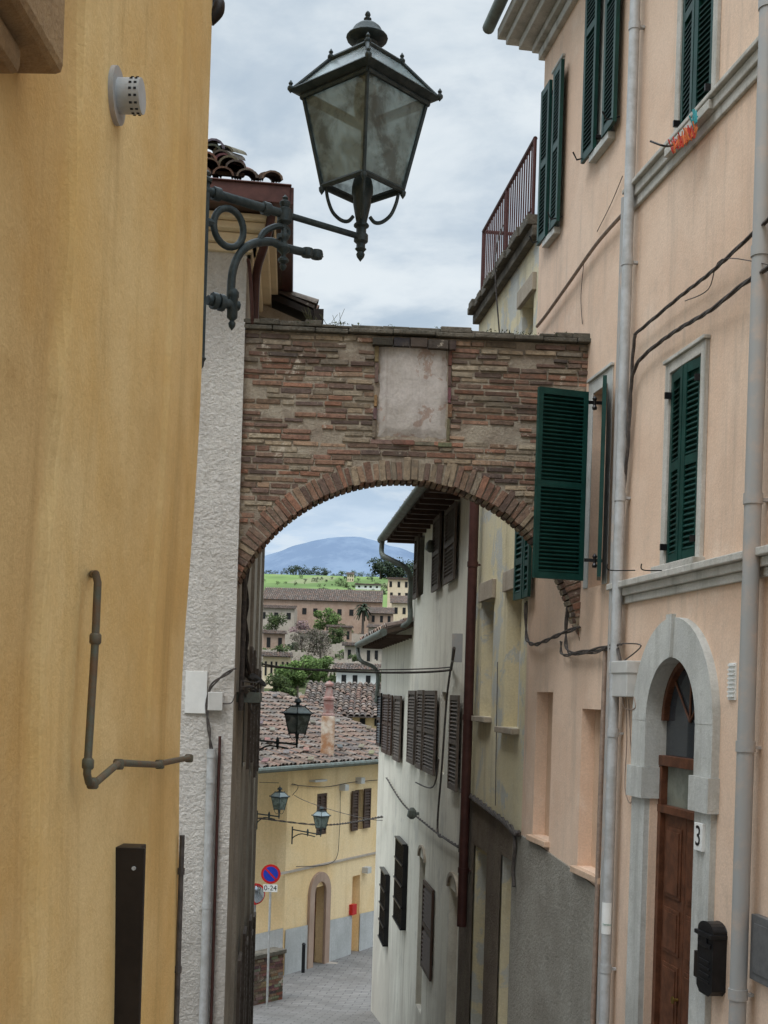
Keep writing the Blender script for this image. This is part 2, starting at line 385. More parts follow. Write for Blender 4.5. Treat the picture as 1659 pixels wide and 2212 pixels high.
# ================================================== MAIN STREET LAMP
lamp=G('street_lamp')
LC=pt(789,212,4.22); lantern(lamp,LC)
A=pt(455,425,3.88); B=V((LC.x,LC.y,0))
BP=Pl((A.x,A.y),(B.x,B.y))
ir=MB()
def bp(px,py,n=0): return BP.W(px,py,n)
top=bp(458,392); bot=bp(449,785)
ub=BP.hit(455,425)[0]
BP.box(ir,ub-.034,ub-.010,bot.z,top.z,-.012,.012)
ir.lathe(BP.P(ub-.02,bot.z),[(.001,-.03),(.012,-.015),(.014,0),(.02,.01),(.012,.02)],10)
ir.lathe(BP.P(ub-.02,top.z),[(.02,-.01),(.022,0),(.012,.01),(.016,.02),(.001,.035)],10)
zarm=BP.hit(612,462)[1]
uL=BP.L
ir.tube([BP.P(ub-.03,zarm),BP.P(uL*.49,zarm)],.015,8)
ir.tube([BP.P(uL*.49,zarm),BP.P(uL,zarm)],.011,8)
for uu in (ub+.02,ub+.2): ir.tube([BP.P(uu-.012,zarm),BP.P(uu+.012,zarm)],.021,10)
uc,zc=BP.hit(494,492)
ir.tube([BP.P(uc+.053*math.cos(a*math.pi/12),zc+.060*math.sin(a*math.pi/12)) for a in range(25)],.011,8)
ir.tube([BP.P(ub-.02,zc),BP.P(uc-.055,zc)],.012,6)
us,_=BP.hit(614,500)
zt=BP.hit(614,420)[1]; zb=BP.hit(612,585)[1]; Hs=zt-zb
prof=[(.001,0),(.008,.02),(.012,.06),(.006,.09),(.018,.12),(.018,.15),(.008,.18),(.008,.22),(.02,.26),(.022,.30),(.012,.34),(.011,.40),(.017,.43),(.017,.47),(.010,.50),(.010,.60),(.024,.64),(.024,.80),(.012,.83),(.018,.87),(.018,.90),(.007,.93),(.010,.96),(.001,1.0)]
ir.lathe(BP.P(us,zb),[(r,z*Hs) for r,z in prof],12)
Lw=[(501,668),(499,630),(503,585),(518,548),(545,527),(585,522),(608,532),(640,541),(688,551)]
ir.tube(smooth_pts([bp(*q) for q in Lw],5),.0135,8)
for q in ((664,546),(684,550)):
    c=bp(*q); ir.lathe(c-UP*.018,[(.001,0),(.019,.005),(.022,.018),(.019,.031),(.001,.036)],10)
c=bp(693,552); ir.lathe(c-UP*.008,[(.001,0),(.010,.004),(.001,.016)],8)
ir.tube(smooth_pts([bp(*q) for q in ((560,520),(572,500),(602,488),(622,498),(618,512),(600,510))],5),.010,6)
ir.tube([bp(449,648),bp(515,661)],.016,8)
for q in ((463,650),(478,654)):
    c=bp(*q); ir.tube([c-BP.d*.008,c+BP.d*.008],.026,10)
c=bp(501,700); ir.lathe(c-UP*.02,[(.001,0),(.010,.012),(.012,.022),(.007,.03),(.017,.04),(.017,.10),(.02,.105),(.02,.12),(.012,.13)],10)
ir.make('bracket',M['iron'],lamp,True)

# ================================================== YELLOW HOUSE (left)
yh=G('yellow_house')
DX=-.013
W1=Pl((-0.7175+.03*-2+DX,-2.0),(-0.602+DX,3.85))
mb=MB(); nu=300
zl=[-9+7*j/40 for j in range(40)]+[-2+6*j/180 for j in range(180)]+[4+5*j/40 for j in range(41)]
nz=len(zl)-1
ul=[W1.L*(1-(1-i/nu)**1.6) for i in range(nu+1)]
ustep=W1.hit(118,900)[0]
def w1d(u,z):
    d=.009*noise.noise(V((u*1.3,z*.35,1)))+.004*noise.noise(V((u*4,z*1.4,4)))
    us1=ustep+.03*noise.noise(V((z*1.1,2,0)))+.02*noise.noise(V((z*6,2,5)))+z*.03
    if u>W1.L-.50: d+=.009*min(1,(u-(W1.L-.50))/.03)
    if u>W1.L-.26: d-=.008*min(1,(u-(W1.L-.26))/.03)
    k=min(1,max(0,us1-u)/.03)
    d-=.018*k
    t=min(1,max(0,z/1.0)); t=t*t*(3-2*t)
    d+=max(0,z)*.003+.017*t-.012*math.exp(-((z+.1)/.5)**2)
    return d,k
vs=[];kk=[]
for u in ul:
    for z in zl:
        d,k=w1d(u,z); vs.append(W1.P(u,z,d)); kk.append(k)
for i in range(nu):
    for j in range(nz):
        a=i*(nz+1)+j; k=kk[a]
        t=k*(.75+.5*noise.noise(V((ul[i]*3,zl[j]*1.2,1))))
        c=(1-.20*t,1-.27*t,1-.33*t)
        mb.f.append((a,a+nz+1,a+nz+2,a+1)); mb.c.append(c)
mb.v=[tuple(v) for v in vs]
mb.add([W1.P(W1.L,z_,w1d(W1.L,z_)[0]) for z_ in zl]+[W1.P(W1.L+.03,z_,-.12) for z_ in zl],[(j,nz+1+j,nz+2+j,j+1) for j in range(nz)])
mb.add([W1.P(W1.L+.03,-9,-.12),W1.P(W1.L+.03,9,-.12),W1.P(W1.L+.1,9,-4),W1.P(W1.L+.1,-9,-4)],[(0,1,2,3)])
mb.make('plaster_wall',M['yellow'],yh,True)
mb=MB(); u,z=W1.hit(142,168,.08)
W1.box(mb,u-1.4,u-.02,z-.01,z+.34,-.08,.085); W1.box(mb,u-1.4,u-.12,z-.06,z-.01,-.08,.045)
mb.make('window_sill',M['sillbrown'],yh,bevel=.015)
mb=MB(); u,z=W1.hit(256,207,.03); c=W1.P(u,z,.014)
mb.tube([c,c+W1.n*.018],.060,28)
mb.make('vent_flange',M['pipe_old'],yh,True)
mb=MB(); mb.tube([c+W1.n*.016,c+W1.n*.068],.037,28); mb.make('vent_cap',M['pipe'],yh,True)
mb=MB()
for rrr in (0,1):
  for k in range(16):
    a=k*math.pi*2/16; q=c+(W1.d*math.cos(a)+UP*math.sin(a))*.0362+W1.n*(.046+rrr*.011)
    mb.obox(q-W1.d*.0022-UP*.0022,W1.d*.0044,UP*.0044,W1.n*.006)
mb.make('vent_slots',M['dark'],yh)
mb=MB(); q=lambda a,b,n=.03:W1.W(a,b,n)
pth=[q(196,1240,-.02),q(207,1240,.028),q(211,1258,.03),q(206,1380),q(190,1640),q(188,1672),q(192,1690),q(205,1692),q(252,1652),q(262,1648),q(340,1652),q(352,1648),q(412,1636)]
mb.tube(pth,.0085,10)
for a in ((206,1380),(190,1650),(200,1692),(256,1651),(345,1651),(408,1638)):
    c=q(*a); mb.lathe(c-UP*.012,[(.010,0),(.013,.004),(.013,.020),(.010,.024)],10)
mb.make('gas_pipe',M['rustpipe'],yh,True)
mb=MB(); u0_,z_=W1.hit(304,1832,.05)
W1.box(mb,u0_,u0_+.012,-4,z_,-.03,.06);W1.box(mb,u0_+.012,u0_+.085,-4,z_,-.03,.045)
mb.make('steel_channel',M['bronze'],yh,bevel=.002)
mb=MB(); c=W1.P(u0_-.0,z_-.05,.035); mb.tube([c,c-W1.d*.006],.005,8); mb.make('bolt',M['pipe'],yh)
mb=MB(); u_,z_=W1.hit(392,1800); mb.tube([W1.P(W1.L-.03,z_,.012),W1.P(W1.L-.03,-4,.012)],.008,8)
for k in range(4): mb.tube([W1.P(W1.L-.03,z_-.3*k-.1,.012),W1.P(W1.L-.03,z_-.3*k-.12,.012)],.011,8)
mb.make('corner_pipe',M['cable'],yh)
mb=MB(); c=W1.W(466,20,.03); mb.tube(smooth_pts([c+V((-.1,.05,.12)),c+V((-.01,.02,.05)),c+V((.008,0,0)),c+V((-.02,0,-.035))],5),.02,10); mb.make('gutter_end',M['bronze'],yh,True)

# ================================================== STUCCO HOUSE
sh=G('stucco_house')
c0=XY(505,11.68)
W2=Pl(XY(180,11.5),c0); W3=Pl(c0,XY(562,22))
W2.wall('front_wall',-3,W2.L,-9,4.55,[],M['stucco'],sh)
holes3=[]
for (a,t,dw,hh) in ((2.2,-2.9,1.0,1.8),(4.6,-3.2,1.1,2.0),(7.2,-3.6,1.0,2.0),(3.0,.5,.9,1.4),(6.0,.3,.9,1.5)):
    holes3.append((a,a+dw,t-hh,t,.18,M['wglass']))
W3.wall('side_wall',0,W3.L,-9,4.3,holes3,M['sidewall'],sh)
mb=MB(); mb.add([W3.P(W3.L,-9),W3.P(W3.L,4.3),W3.P(W3.L,4.3,-6),W3.P(W3.L,-9,-6)],[(0,1,2,3)]); mb.make('rear_wall',M['sidewall'],sh)
mb=MB()
for u in (1.2,3.9,6.4,8.8): W3.box(mb,u,u+.16,-9,4.2,0,.04)
W3.box(mb,.5,W3.L,-.02,.10,0,.07)
mb.make('pilasters',M['sidewall'],sh)
for h in holes3:
    d=h[1]-h[0]
    shutter(sh,W3.P(h[0]-d*.5,h[2],.05),W3.d,d*.48,h[3]-h[2],M['greysh'],nrm=W3.n,pitch=.07)
    shutter(sh,W3.P(h[1],h[2],.05),W3.d,d*.48,h[3]-h[2],M['greysh'],nrm=W3.n,pitch=.07)
mb=MB()
zc0=W2.hit(480,545)[1]
for k,(n_,z,h) in enumerate(((.05,zc0,.07),(.10,zc0+.073,.09),(.19,zc0+.166,.07),(.26,zc0+.239,.05))):
    W2.box(mb,-3,W2.L+n_,z,z+h,-.3,n_)
    W3.box(mb,.002,2.4,z,z+h,-.1,n_)
mb.make('cornice',M['pale'],sh,bevel=.015)
ze=W2.hit(560,400,.5)[1]
mb=MB(); W2.box(mb,-3,W2.L+.30,ze-.15,ze-.10,-.4,.42); W3.box(mb,.0,2.6,ze-.152,ze-.102,-.4,.3); mb.make('eaves_board',M['brownsh'],sh)
mb=MB()
W2.box(mb,-3,W2.L+.36,ze-.16,ze,.42,.54); W3.box(mb,-.5,2.6,ze-.162,ze-.002,.30,.42)
W2.box(mb,-3,W2.L+.37,ze-.004,ze+.012,.40,.56)
mb.make('gutter',M['copper'],sh,bevel=.01)
mb=MB()
Ue=W2.d; Ve=(-W2.n*1.0+UP*.40).normalized()
tiles(mb,W2.P(W2.L+.30-.21*9,ze+.02,.52),Ue,Ve,9,8,.21,.36,7,.02,.85)
tiles(mb,W2.P(W2.L+.16-.21*9,ze+.12,.44),Ue,Ve,8,6,.21,.36,7,.04,.85)
for k in range(50):
    c=random.choice(tpal); c=tuple(x*ru(.6,1.1) for x in c)
    hgt=R()
    o=W2.P(W2.L-.10-R()*.9-hgt*.25,ze+.20+hgt*.30,.35-R()*.3); U_=V((1,ru(-.3,.3),ru(-.3,.3))).normalized(); V_=V((ru(-.4,.4),1,.35)).normalized(); Nn=U_.cross(V_)
    if Nn.z<0: Nn=-Nn
    vs=[]
    for (tt,r) in ((0,.10),(.38,.08),(0,.078)):
        for s in range(8):
            a=math.pi*s/7; vs.append(o+V_*tt+U_*math.cos(a)*r+Nn*math.sin(a)*r*.8)
    mb.add(vs,[(s,s+1,9+s,8+s) for s in range(7)]+[(s,s+1,17+s,16+s) for s in range(7)],c)
mb.make('roof_tiles',M['tile'],sh,True)
mb=MB()
mb.tube(smooth_pts([pt(590,440,11.4),pt(580,500,11.45),pt(568,540,11.6),pt(556,580,11.8),pt(552,620,11.9),pt(549,720,11.95)],5),.04,10)
mb.tube(smooth_pts([pt(536,560,11.5),pt(540,590,11.6),pt(544,660,11.65),pt(545,700,11.7)],4),.018,8)
mb.make('roof_downpipe',M['brownpipe'],sh,True)
mb=MB(); e0=pt(680,660,13.6); sl=V((-1,0,.40)).normalized()
tiles(mb,e0,V((-.07,1,0)),sl,36,9,.22,.36,5,.02,.8); mb.make('rear_roof_tiles',M['tile'],sh,True)
mb=MB(); mb.obox(e0+V((-.02,0,-.12)),V((-.07,1,0))*8,sl*3.2,V((0,0,.07)))
mb.obox(e0+V((.0,-.02,-.16)),V((-.07,1,0))*8,V((.1,0,0)),V((0,0,.12)))
mb.make('rear_eaves',M['bronze'],sh)
mb=MB(); mb.obox(e0+V((-.15,.1,-.28)),sl*3.2,V((0,.3,0)),V((0,0,.14))); mb.make('rear_cornice',M['lintel'],sh)
mb=MB(); mb.obox(V((e0.x-.75,e0.y+.2,3.0)),V((-3,0,0)),V((0,.2,0)),V((0,0,1.55))); mb.make('rear_gable',M['stucco'],sh)
mb=MB(); u0_,u1_,a_,b_=W2.rect(400,447,1450,1541); W2.box(mb,u0_,u1_,a_,b_,0,.02); mb.make('wall_plaque',M['white'],sh,bevel=.003)
mb=MB(); u0_,u1_,a_,b_=W2.rect(449,481,1495,1535); W2.box(mb,u0_,u1_,a_,b_,0,.07); mb.make('junction_box',M['boxgrey'],sh,bevel=.006)
mb=MB(); mb.tube([W2.W(457,1618,.05),W2.P(W2.hit(457,1618)[0],-9,.05)],.042,12)
for y in (1625,1680,1950): c=W2.W(457-(y-1618)*.03,y,.05); mb.tube([c,c-UP*.05],.047,12)
mb.make('downpipe',M['pipe'],sh,True)
mb=MB(); mb.tube([W2.W(475,1590,.03),W2.P(W2.hit(475,1590)[0],-9,.03)],.014,8); mb.make('thin_pipe',M['brownpipe'],sh,True)
mb=MB()
cable(mb,[W2.W(508,1444,.03),W2.W(480,1462,.04),W2.W(455,1485,.04),W2.W(447,1530,.03),W2.W(452,1580,.04),W2.W(457,1625,.03)],.009,2)
cable(mb,[W2.W(481,1520,.03),W2.W(500,1518,.03),W2.W(508,1500,.03)],.006)
for _ in range(2):
    cable(mb,[W3.P(.55,2.2,.06),W3.P(.6,.9,.06),W3.P(.8,.25,.08),W3.P(1.4,.14,.1),W3.P(3,.16,.1),W3.P(9,.1,.1)],.018,2)
for k in range(9):
    cable(mb,[W3.P(.3,ru(.0,.1),.05),W3.P(.9+R()*.3,ru(-.25,.1),.16),W3.P(1.7,ru(-.2,.1),.2),W3.P(2.6,ru(-.1,.1),.1)],.008,1)
mb.tube([W3.P(.5,1.6,.05),W3.P(.5,-.2,.05)],.025,8)
mb.make('wall_cables',M['cable'],sh)
mb=MB(); W3.box(mb,.6,2.0,-.12,-.02,0,.22); mb.make('cable_shelf',M['verd'],sh)

# ================================================== BRICK ARCH
arch=G('brick_arch')
WA=Pl(XY(505,11.74),XY(1262,11.90))
uc,zcr=WA.hit(880,1037)
R0=1.70; zc=zcr-R0
ztop=WA.hit(880,728)[1]; TH=.34
RI=R0; RO=R0+.215
pal=[(.35,.205,.14),(.39,.26,.175),(.27,.16,.115),(.43,.33,.225),(.38,.305,.22),(.33,.22,.16),(.47,.385,.28),(.21,.14,.11),(.37,.19,.125),(.31,.175,.125),(.42,.345,.25),(.17,.12,.10)]
mb=MB(); mo=MB()
pu0,pu1,pz0,pz1=WA.rect(815,967,765,950)
ns=140
def zarc(u,Rr):
    d=abs(u-uc)
    return zc+math.sqrt(max(0,Rr*Rr-d*d)) if d<Rr else zc
L=WA.L
zlow=zc-.35
for i in range(ns):
    a=L*i/ns;b=L*(i+1)/ns
    za=max(zlow,zarc(a,R0+.012)) if abs(a-uc)<R0 else zlow
    zb_=max(zlow,zarc(b,R0+.012)) if abs(b-uc)<R0 else zlow
    for n_ in (0,-TH):
        mo.add([WA.P(a,za,n_),WA.P(b,zb_,n_),WA.P(b,ztop,n_),WA.P(a,ztop,n_)],[(0,1,2,3)])
mo.make('mortar_core',M['mortar'],arch)
so=MB(); na=92
for i in range(na):
    a0=math.pi*i/na+.004;a1=math.pi*(i+1)/na-.004
    for (n0,n1) in ((-.002,-.17),(-.18,-TH)):
        c=random.choice(pal);k=ru(.7,1.0);c=tuple(x*k for x in c)
        vs=[WA.P(uc+math.cos(a)*r,zc+math.sin(a)*r,n_) for n_ in (n0,n1) for (a,r) in ((a0,R0),(a1,R0),(a1,R0+.05),(a0,R0+.05))]
        so.add(vs,[(0,1,2,3),(7,6,5,4),(0,4,5,1),(1,5,6,2),(2,6,7,3),(3,7,4,0)],c)
a_=0
while a_<math.pi:
    wv=ru(.028,.042)
    c=random.choice(pal[:6]+pal[7:10]);k=ru(.7,1.05);c=tuple(x*k for x in c)
    pr=ru(.004,.026); r0=RI+ru(-.006,.012); r1=RO+ru(-.055,.012); g=.0034; tw=ru(-.006,.006)
    pts=[(a_+g,r0),(a_+wv-g,r0),(a_+wv-g+tw,r1),(a_+g+tw,r1)]
    vs=[WA.P(uc+math.cos(a)*r,zc+math.sin(a)*r,n_) for n_ in (-.003,pr) for (a,r) in pts]
    so.add(vs,[(0,1,2,3),(7,6,5,4),(0,4,5,1),(1,5,6,2),(2,6,7,3),(3,7,4,0)],c)
    a_+=wv
so.make('arch_ring',M['brick'],arch,bevel=.005)
z=zlow
while z<ztop-.01:
    hh=ru(.050,.062)
    if z+hh>ztop: hh=ztop-z
    u=-.02-R()*.2
    tilt=ru(-.004,.004); slope=ru(-.003,.003)
    while u<L:
        w_=random.choice((.26,.30,.27,.13,.24,.2,.17,.28))*ru(.93,1.07)
        a=max(u,0.0);b=min(u+w_-ru(.008,.022),L); u+=w_
        zm=z+hh*.6; dd=math.sqrt(max(0,(RO+.004)**2-(zm-zc)**2)) if abs(zm-zc)<RO else 0
        if zm<zc: dd=RO
        segs=[(a,b)]
        if dd>0:
            segs=[]
            if a<uc-dd: segs.append((a,min(b,uc-dd)))
            if b>uc+dd: segs.append((max(a,uc+dd),b))
        s2=[]
        j0=ru(-.02,.03); j1=ru(-.02,.03)
        for (p,q_) in segs:
            if z+hh*.5>pz0-.01 and z+hh*.5<pz1+.12 and q_>pu0-.035 and p<pu1+.035:
                if p<pu0-.035: s2.append((p,pu0-.035+j0*.5))
                if q_>pu1+.035: s2.append((pu1+.035-j1*.5,q_))
            else: s2.append((p,q_))
        for (p,q_) in s2:
            if q_-p<.03 or (R()<.025): continue
            c=random.choice(pal)
            t=noise.noise(V((p*1.3,z*1.6,0)))
            k=ru(.65,1.18)*(1+.4*t); c=tuple(min(.6,x*k) for x in c)
            if z>ztop-.35 and R()<.55: c=tuple(x*.55+.03 for x in c)
            pr=ru(.003,.020)+(.020*R() if z>ztop-.3 else 0)
            er=noise.noise(V((p*2.5+7,z*3,3)))
            if er>.33: pr=-.004
            dz=slope*(p-L/2)
            mb.obox(WA.P(p,z+ru(-.004,.004)+tilt+dz,-.012),WA.d*(q_-p)+UP*ru(-.006,.006),UP*(hh-.014+ru(-.010,.001)),WA.n*(pr+.012)+WA.d*ru(-.003,.003),c)
    z+=hh
for (a,b,c_,d_) in ((pu0-.035,pu0-.003,pz0,pz1+.10),(pu1+.003,pu1+.035,pz0,pz1+.10)):
    zz=c_
    while zz<d_:
        h_=min(ru(.08,.3),d_-zz)
        if R()<.8:
            c=tuple(x*ru(.5,.85) for x in random.choice(pal[:3])); e_=ru(-.008,.006); WA.box(mb,a+e_,b+e_+ru(-.006,.008),zz,zz+h_-.012,-.01,ru(.02,.04),c)
        zz+=h_
uu=pu0-.06
while uu<pu1+.05:
    w_=ru(.1,.22); WA.box(mb,uu,min(uu+w_-.008,pu1+.06),pz1+.05+ru(-.01,.01),pz1+.12+ru(0,.02),-.01,.07+ru(-.015,.02),tuple(x*ru(.8,1.3) for x in (.06,.045,.04))); uu+=w_
uu=pu0-.05
while uu<pu1+.03:
    w_=ru(.12,.26); WA.box(mb,uu,min(uu+w_-.01,pu1+.05),pz0-.055+ru(-.006,.006),pz0-.012+ru(-.008,.006),-.01,.02+ru(-.01,.012),tuple(x*ru(.6,1.1) for x in (.28,.20,.15))); uu+=w_
mb.make('brick_courses',M['brick'],arch,bevel=.004)
mb=MB()
gu,gz=40,44
vs=[]
for i in range(gu+1):
    for j in range(gz+1):
        s_=i/gu; t_=j/gz
        e0_=.030*(noise.noise(V((t_*5,1,0)))+.4*noise.noise(V((t_*19,1,3)))); e1_=.030*(noise.noise(V((t_*5,9,0)))+.4*noise.noise(V((t_*19,9,3)))); f0=.03*(noise.noise(V((s_*5,4,0)))+.4*noise.noise(V((s_*17,4,2))))
        uu=(pu0-.012+e0_)+(pu1+.012+e1_-pu0+.012-e0_)*s_; zz=(pz0-.005+f0)+(pz1+.07-pz0+.005-f0)*t_
        edge=min(s_,1-s_,t_)
        vs.append(WA.P(uu,zz,-.008+.026*min(1,edge*9)+.007*noise.noise(V((i*.13,j*.13,0)))+.003*noise.noise(V((i*.6,j*.6,5)))))
mb.add(vs,[(i*(gz+1)+j,(i+1)*(gz+1)+j,(i+1)*(gz+1)+j+1,i*(gz+1)+j+1) for i in range(gu) for j in range(gz)])
mb.make('plaster_panel',M['panel'],arch,True)
mb=MB()
u=-.02
while u<L+.02:
    w_=ru(.25,.42)
    zz=ztop+ru(-.006,.006)
    WA.box(mb,u,min(u+w_-.006,L+.02),zz,zz+.04,-TH-.03,.085+ru(-.03,.012)); u+=w_
u=-.02
while u<L:
    w_=ru(.12,.3); zz=ztop+.042+ru(0,.008)
    WA.box(mb,u,min(u+w_,L),zz,zz+ru(.015,.06),-TH+.02,.05+ru(-.03,.015)); u+=w_
mb.make('coping',M['coping'],arch,bevel=.008)
def leafcloud(mb,C,rad,n_,size,pal_):
    C=V(C)
    for _ in range(n_):
        while True:
            p=V((ru(-1,1),ru(-1,1),ru(-1,1)))
            if p.length<1: break
        q=C+V((p.x*rad[0],p.y*rad[1],p.z*rad[2]))
        a=V((ru(-1,1),ru(-1,1),ru(-1,1))).normalized(); b=a.orthogonal().normalized()
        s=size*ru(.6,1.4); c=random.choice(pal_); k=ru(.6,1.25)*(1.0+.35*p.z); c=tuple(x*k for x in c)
        mb.add([q-a*s,q+b*s*.6,q+a*s,q-b*s*.6],[(0,1,2,3)],c)
mb=MB()
gp=[(.07,.09,.03),(.10,.10,.045),(.05,.06,.025)]
for k in range(110):
    u=R()*L; leafcloud(mb,WA.P(u,ztop+.085,ru(-.2,.05)),(.06,.05,.02),9,.011,gp)
for k in range(14):
    p=WA.P(.6+R()*.3,ztop+.08,-.1); mb.tube([p,p+V((ru(-.1,.1),0,ru(.08,.2)))],.002,4,(.12,.12,.06))
mb.make('coping_weeds',M['leaf'],arch)

# ================================================== PINK HOUSE
ph=G('pink_house')
fx=lambda D:3.727-.159*D
W4=Pl((fx(2.0),2.0),(fx(13.7),13.7))
H4=[]
def R4(a,b,t,bo,dp,mt):
    r=W4.rect(a,b,t,bo); H4.append((*r,dp,mt)); return r
wm=R4(1449,1516,790,1213,.10,M['dark'])
wu=R4(1480,1549,-260,262,.10,M['dark'])
w1=R4(1308,1326,-250,300,.15,M['dark'])
w2=R4(1199,1207,175,500,.15,M['dark'])
w3=R4(1277,1308,845,1265,.16,M['wglass'])
n1=R4(1155,1190,1495,1812,.13,M['niche'])
n2=R4(1252,1307,1532,1885,.13,M['niche'])
uo0=W4.hit(1376,1690)[0];uo1=W4.hit(1552,1700)[0]; ud=(uo0+uo1)/2; ro=abs(uo0-uo1)/2; zap=W4.hit(1463,1335)[1]
ri=ro-.30; zd=zap-ro
H4.append((ud-ri,ud+ri,-9,zd+ri,.14,M['dark']))
W4.wall('facade',0,W4.L,-9,7.6,H4,M['pink'],ph)
mb=MB(); mb.add([W4.P(W4.L,-9),W4.P(W4.L,7.6),W4.P(W4.L,7.6,-6),W4.P(W4.L,-9,-6)],[(0,1,2,3)]); mb.make('end_wall',M['pink'],ph)
mb=MB(); mb.obox(W4.P(0,7.9,.5),W4.d*(W4.L+.4),-W4.n*6+UP*1.5,UP*.1); mb.make('roof',M['lintel'],ph)
mb=MB(); zt_=7.02
for (n_,z,h) in ((.06,0,.10),(.12,.103,.08),(.24,.186,.10),(.36,.289,.09),(.44,.382,.12)):
    W4.box(mb,0,W4.L+n_,zt_+z,zt_+z+h,-.1,n_)
mb.make('cornice',M['stone'],ph,bevel=.01)
mb=MB(); mb.tube([W4.P(0,zt_+.56,.52),W4.P(W4.L+.55,zt_+.56,.52)],.07,12); mb.make('gutter',M['verd'],ph,True)
mb=MB()
zl_=W4.hit(1337,1262)[1]; zlb=W4.hit(1337,1308)[1]; us_=W4.hit(1335,1285)[0]
t_=zl_-zlb
W4.box(mb,0,us_,zlb,zlb+t_*.35,0,.03);W4.box(mb,0,us_,zlb+t_*.352,zlb+t_*.7,0,.06);W4.box(mb,0,us_+.03,zlb+t_*.702,zl_,0,.10)
zu_=W4.hit(1370,408)[1]; zub=W4.hit(1370,458)[1]; uu_=W4.hit(1366,430)[0]; t_=zu_-zub
W4.box(mb,0,uu_,zub,zub+t_*.4,0,.03);W4.box(mb,0,uu_,zub+t_*.402,zu_-.04,0,.055);W4.box(mb,0,uu_+.02,zu_-.038,zu_,0,.09)
mb.make('string_course',M['stone'],ph,bevel=.008)
def surround(W,par,r,w=.10,n_=.03,mat=None,sill=True):
    mb=MB(); a,b,c,d=r
    W.box(mb,a-w,a-.002,c,d+w,-.0,n_);W.box(mb,b+.002,b+w,c,d+w,-.0,n_);W.box(mb,a-.002,b+.002,d+.002,d+w,0,n_-.002)
    W.box(mb,a-w-.012,b+w+.012,d+w+.001,d+w+.03,0,n_+.02)
    if sill: W.box(mb,a-w-.03,b+w+.03,c-.07,c-.001,0,n_+.06)
    mb.make('window_surround',mat or M['doorstone'],par,bevel=.005)
surround(W4,ph,wm,.085,.035,M['stone']); surround(W4,ph,wu,.085,.03,M['stone']); surround(W4,ph,w1,.12,.012); surround(W4,ph,w2,.12,.012)
surround(W4,ph,w3,.13,.012,sill=False)
def closed(W,par,r,mat,n=-.045,ajar=0.0,pitch=.042):
    a,b,c,d=r; w=(b-a)/2
    for (o,s) in ((a,1),(b,-1)):
        dd=(W.d*s*math.cos(ajar)+W.n*math.sin(ajar))
        nr=(W.n*math.cos(ajar)-W.d*s*math.sin(ajar))
        shutter(par,W.P(o,c+.01,n)+dd*.004,dd,w-.008,d-c-.02,mat,nrm=nr,pitch=pitch)
closed(W4,ph,wm,M['green'],-.02,.10)
closed(W4,ph,wu,M['green'],-.02,.10)
mb=MB()
for r in (wm,wu):
    for zz in (r[2]+.12,r[3]-.2):
        for uu in (r[0]+.01,r[1]-.01):
            if zz<6: mb.obox(W4.P(uu-.01,zz,.0),W4.d*.02,UP*.05,W4.n*.07)
mb.make('shutter_hinges',M['black'],ph)
def openpair(r,ang,w=.5):
    a,b,c,d=r
    for (o,s) in ((a,-1),(b,1)):
        dd=(W4.d*s*math.cos(ang)+W4.n*math.sin(ang)); nr=(W4.n*math.cos(ang)-W4.d*s*math.sin(ang))
        shutter(ph,W4.P(o,c,.05),dd,w,d-c,M['green'],nrm=nr)
        m2=MB()
        for zz in (c+.1,d-.15): m2.obox(W4.P(o,zz,.0)-W4.d*.02,W4.d*.04,UP*.03,W4.n*.06)
        for zz in (c+.06,): m2.tube([W4.P(o+s*w*.9,zz,.02),W4.P(o+s*w*.9,zz-.04,.14),W4.P(o+s*w*.9,zz+.03,.18)],.008,6)
        m2.make('hinge',M['black'],ph)
openpair(w1,.02,.34); openpair(w2,.02,.30)
hz0=pt(1205,1250,11.2).z; hz1=pt(1212,838,11.2).z
pL=pt(1155,1045,11.2); pR=pt(1262,1045,11.35)
dd=V((pR.x-pL.x,pR.y-pL.y,0)); wsh=dd.length
shutter(ph,(pL.x,pL.y,hz0),dd,wsh,hz1-hz0,M['green'],'open_shutter',.036,.04,.045,True,nrm=V((dd.y,-dd.x,0)).normalized())
mb=MB()
for yy in (872,1213):
    c=pt(1262,yy,11.33); e_=W4.W(1303,yy+2,.0)
    mb.obox(c,(e_-c),UP*.03,V((0,.012,0)))
    mb.lathe((c+(e_-c)*.55),[(.02,-.05),(.024,-.03),(.014,-.01),(.014,.03),(.024,.05),(.001,.08)],8)
mb.make('shutter_hinge',M['black'],ph)
ang=.32; d2=(-W4.d*math.cos(ang)+W4.n*math.sin(ang))
shutter(ph,W4.P(w3[0],hz0,.02),d2,.36,hz1-hz0+.05,M['green'],'open_shutter',.042,nrm=(W4.n*math.cos(ang)+W4.d*math.sin(ang)))
for (a,b,t,bo) in ((1128,1146,1140,1295),(1148,1160,1150,1290)):
    flat_sh(W4,ph,a,b,t,bo,M['green'],.06)
mb=MB()
pts=[(1112,1795),(1160,1822),(1200,1850),(1250,1885),(1300,1925)]
for i in range(len(pts)-1):
    a=W4.hit(*pts[i]); b=W4.hit(*pts[i+1])
    mb.add([W4.P(a[0],-9,.02),W4.P(b[0],-9,.02),W4.P(b[0],b[1],.02),W4.P(a[0],a[1],.02)],[(0,1,2,3)]); mb.add([W4.P(a[0],a[1],.02),W4.P(b[0],b[1],.02),W4.P(b[0],b[1],0),W4.P(a[0],a[1],0)],[(0,1,2,3)])
mb.make('rough_dado',M['dado_grey'],ph)
mb=MB()
for r in (n1,n2): W4.box(mb,r[0]-.04,r[1]+.04,r[2]-.06,r[2]-.001,.0,.06)
mb.make('niche_sill',M['niche'],ph,bevel=.006)
mb=MB(); ndp=-.12
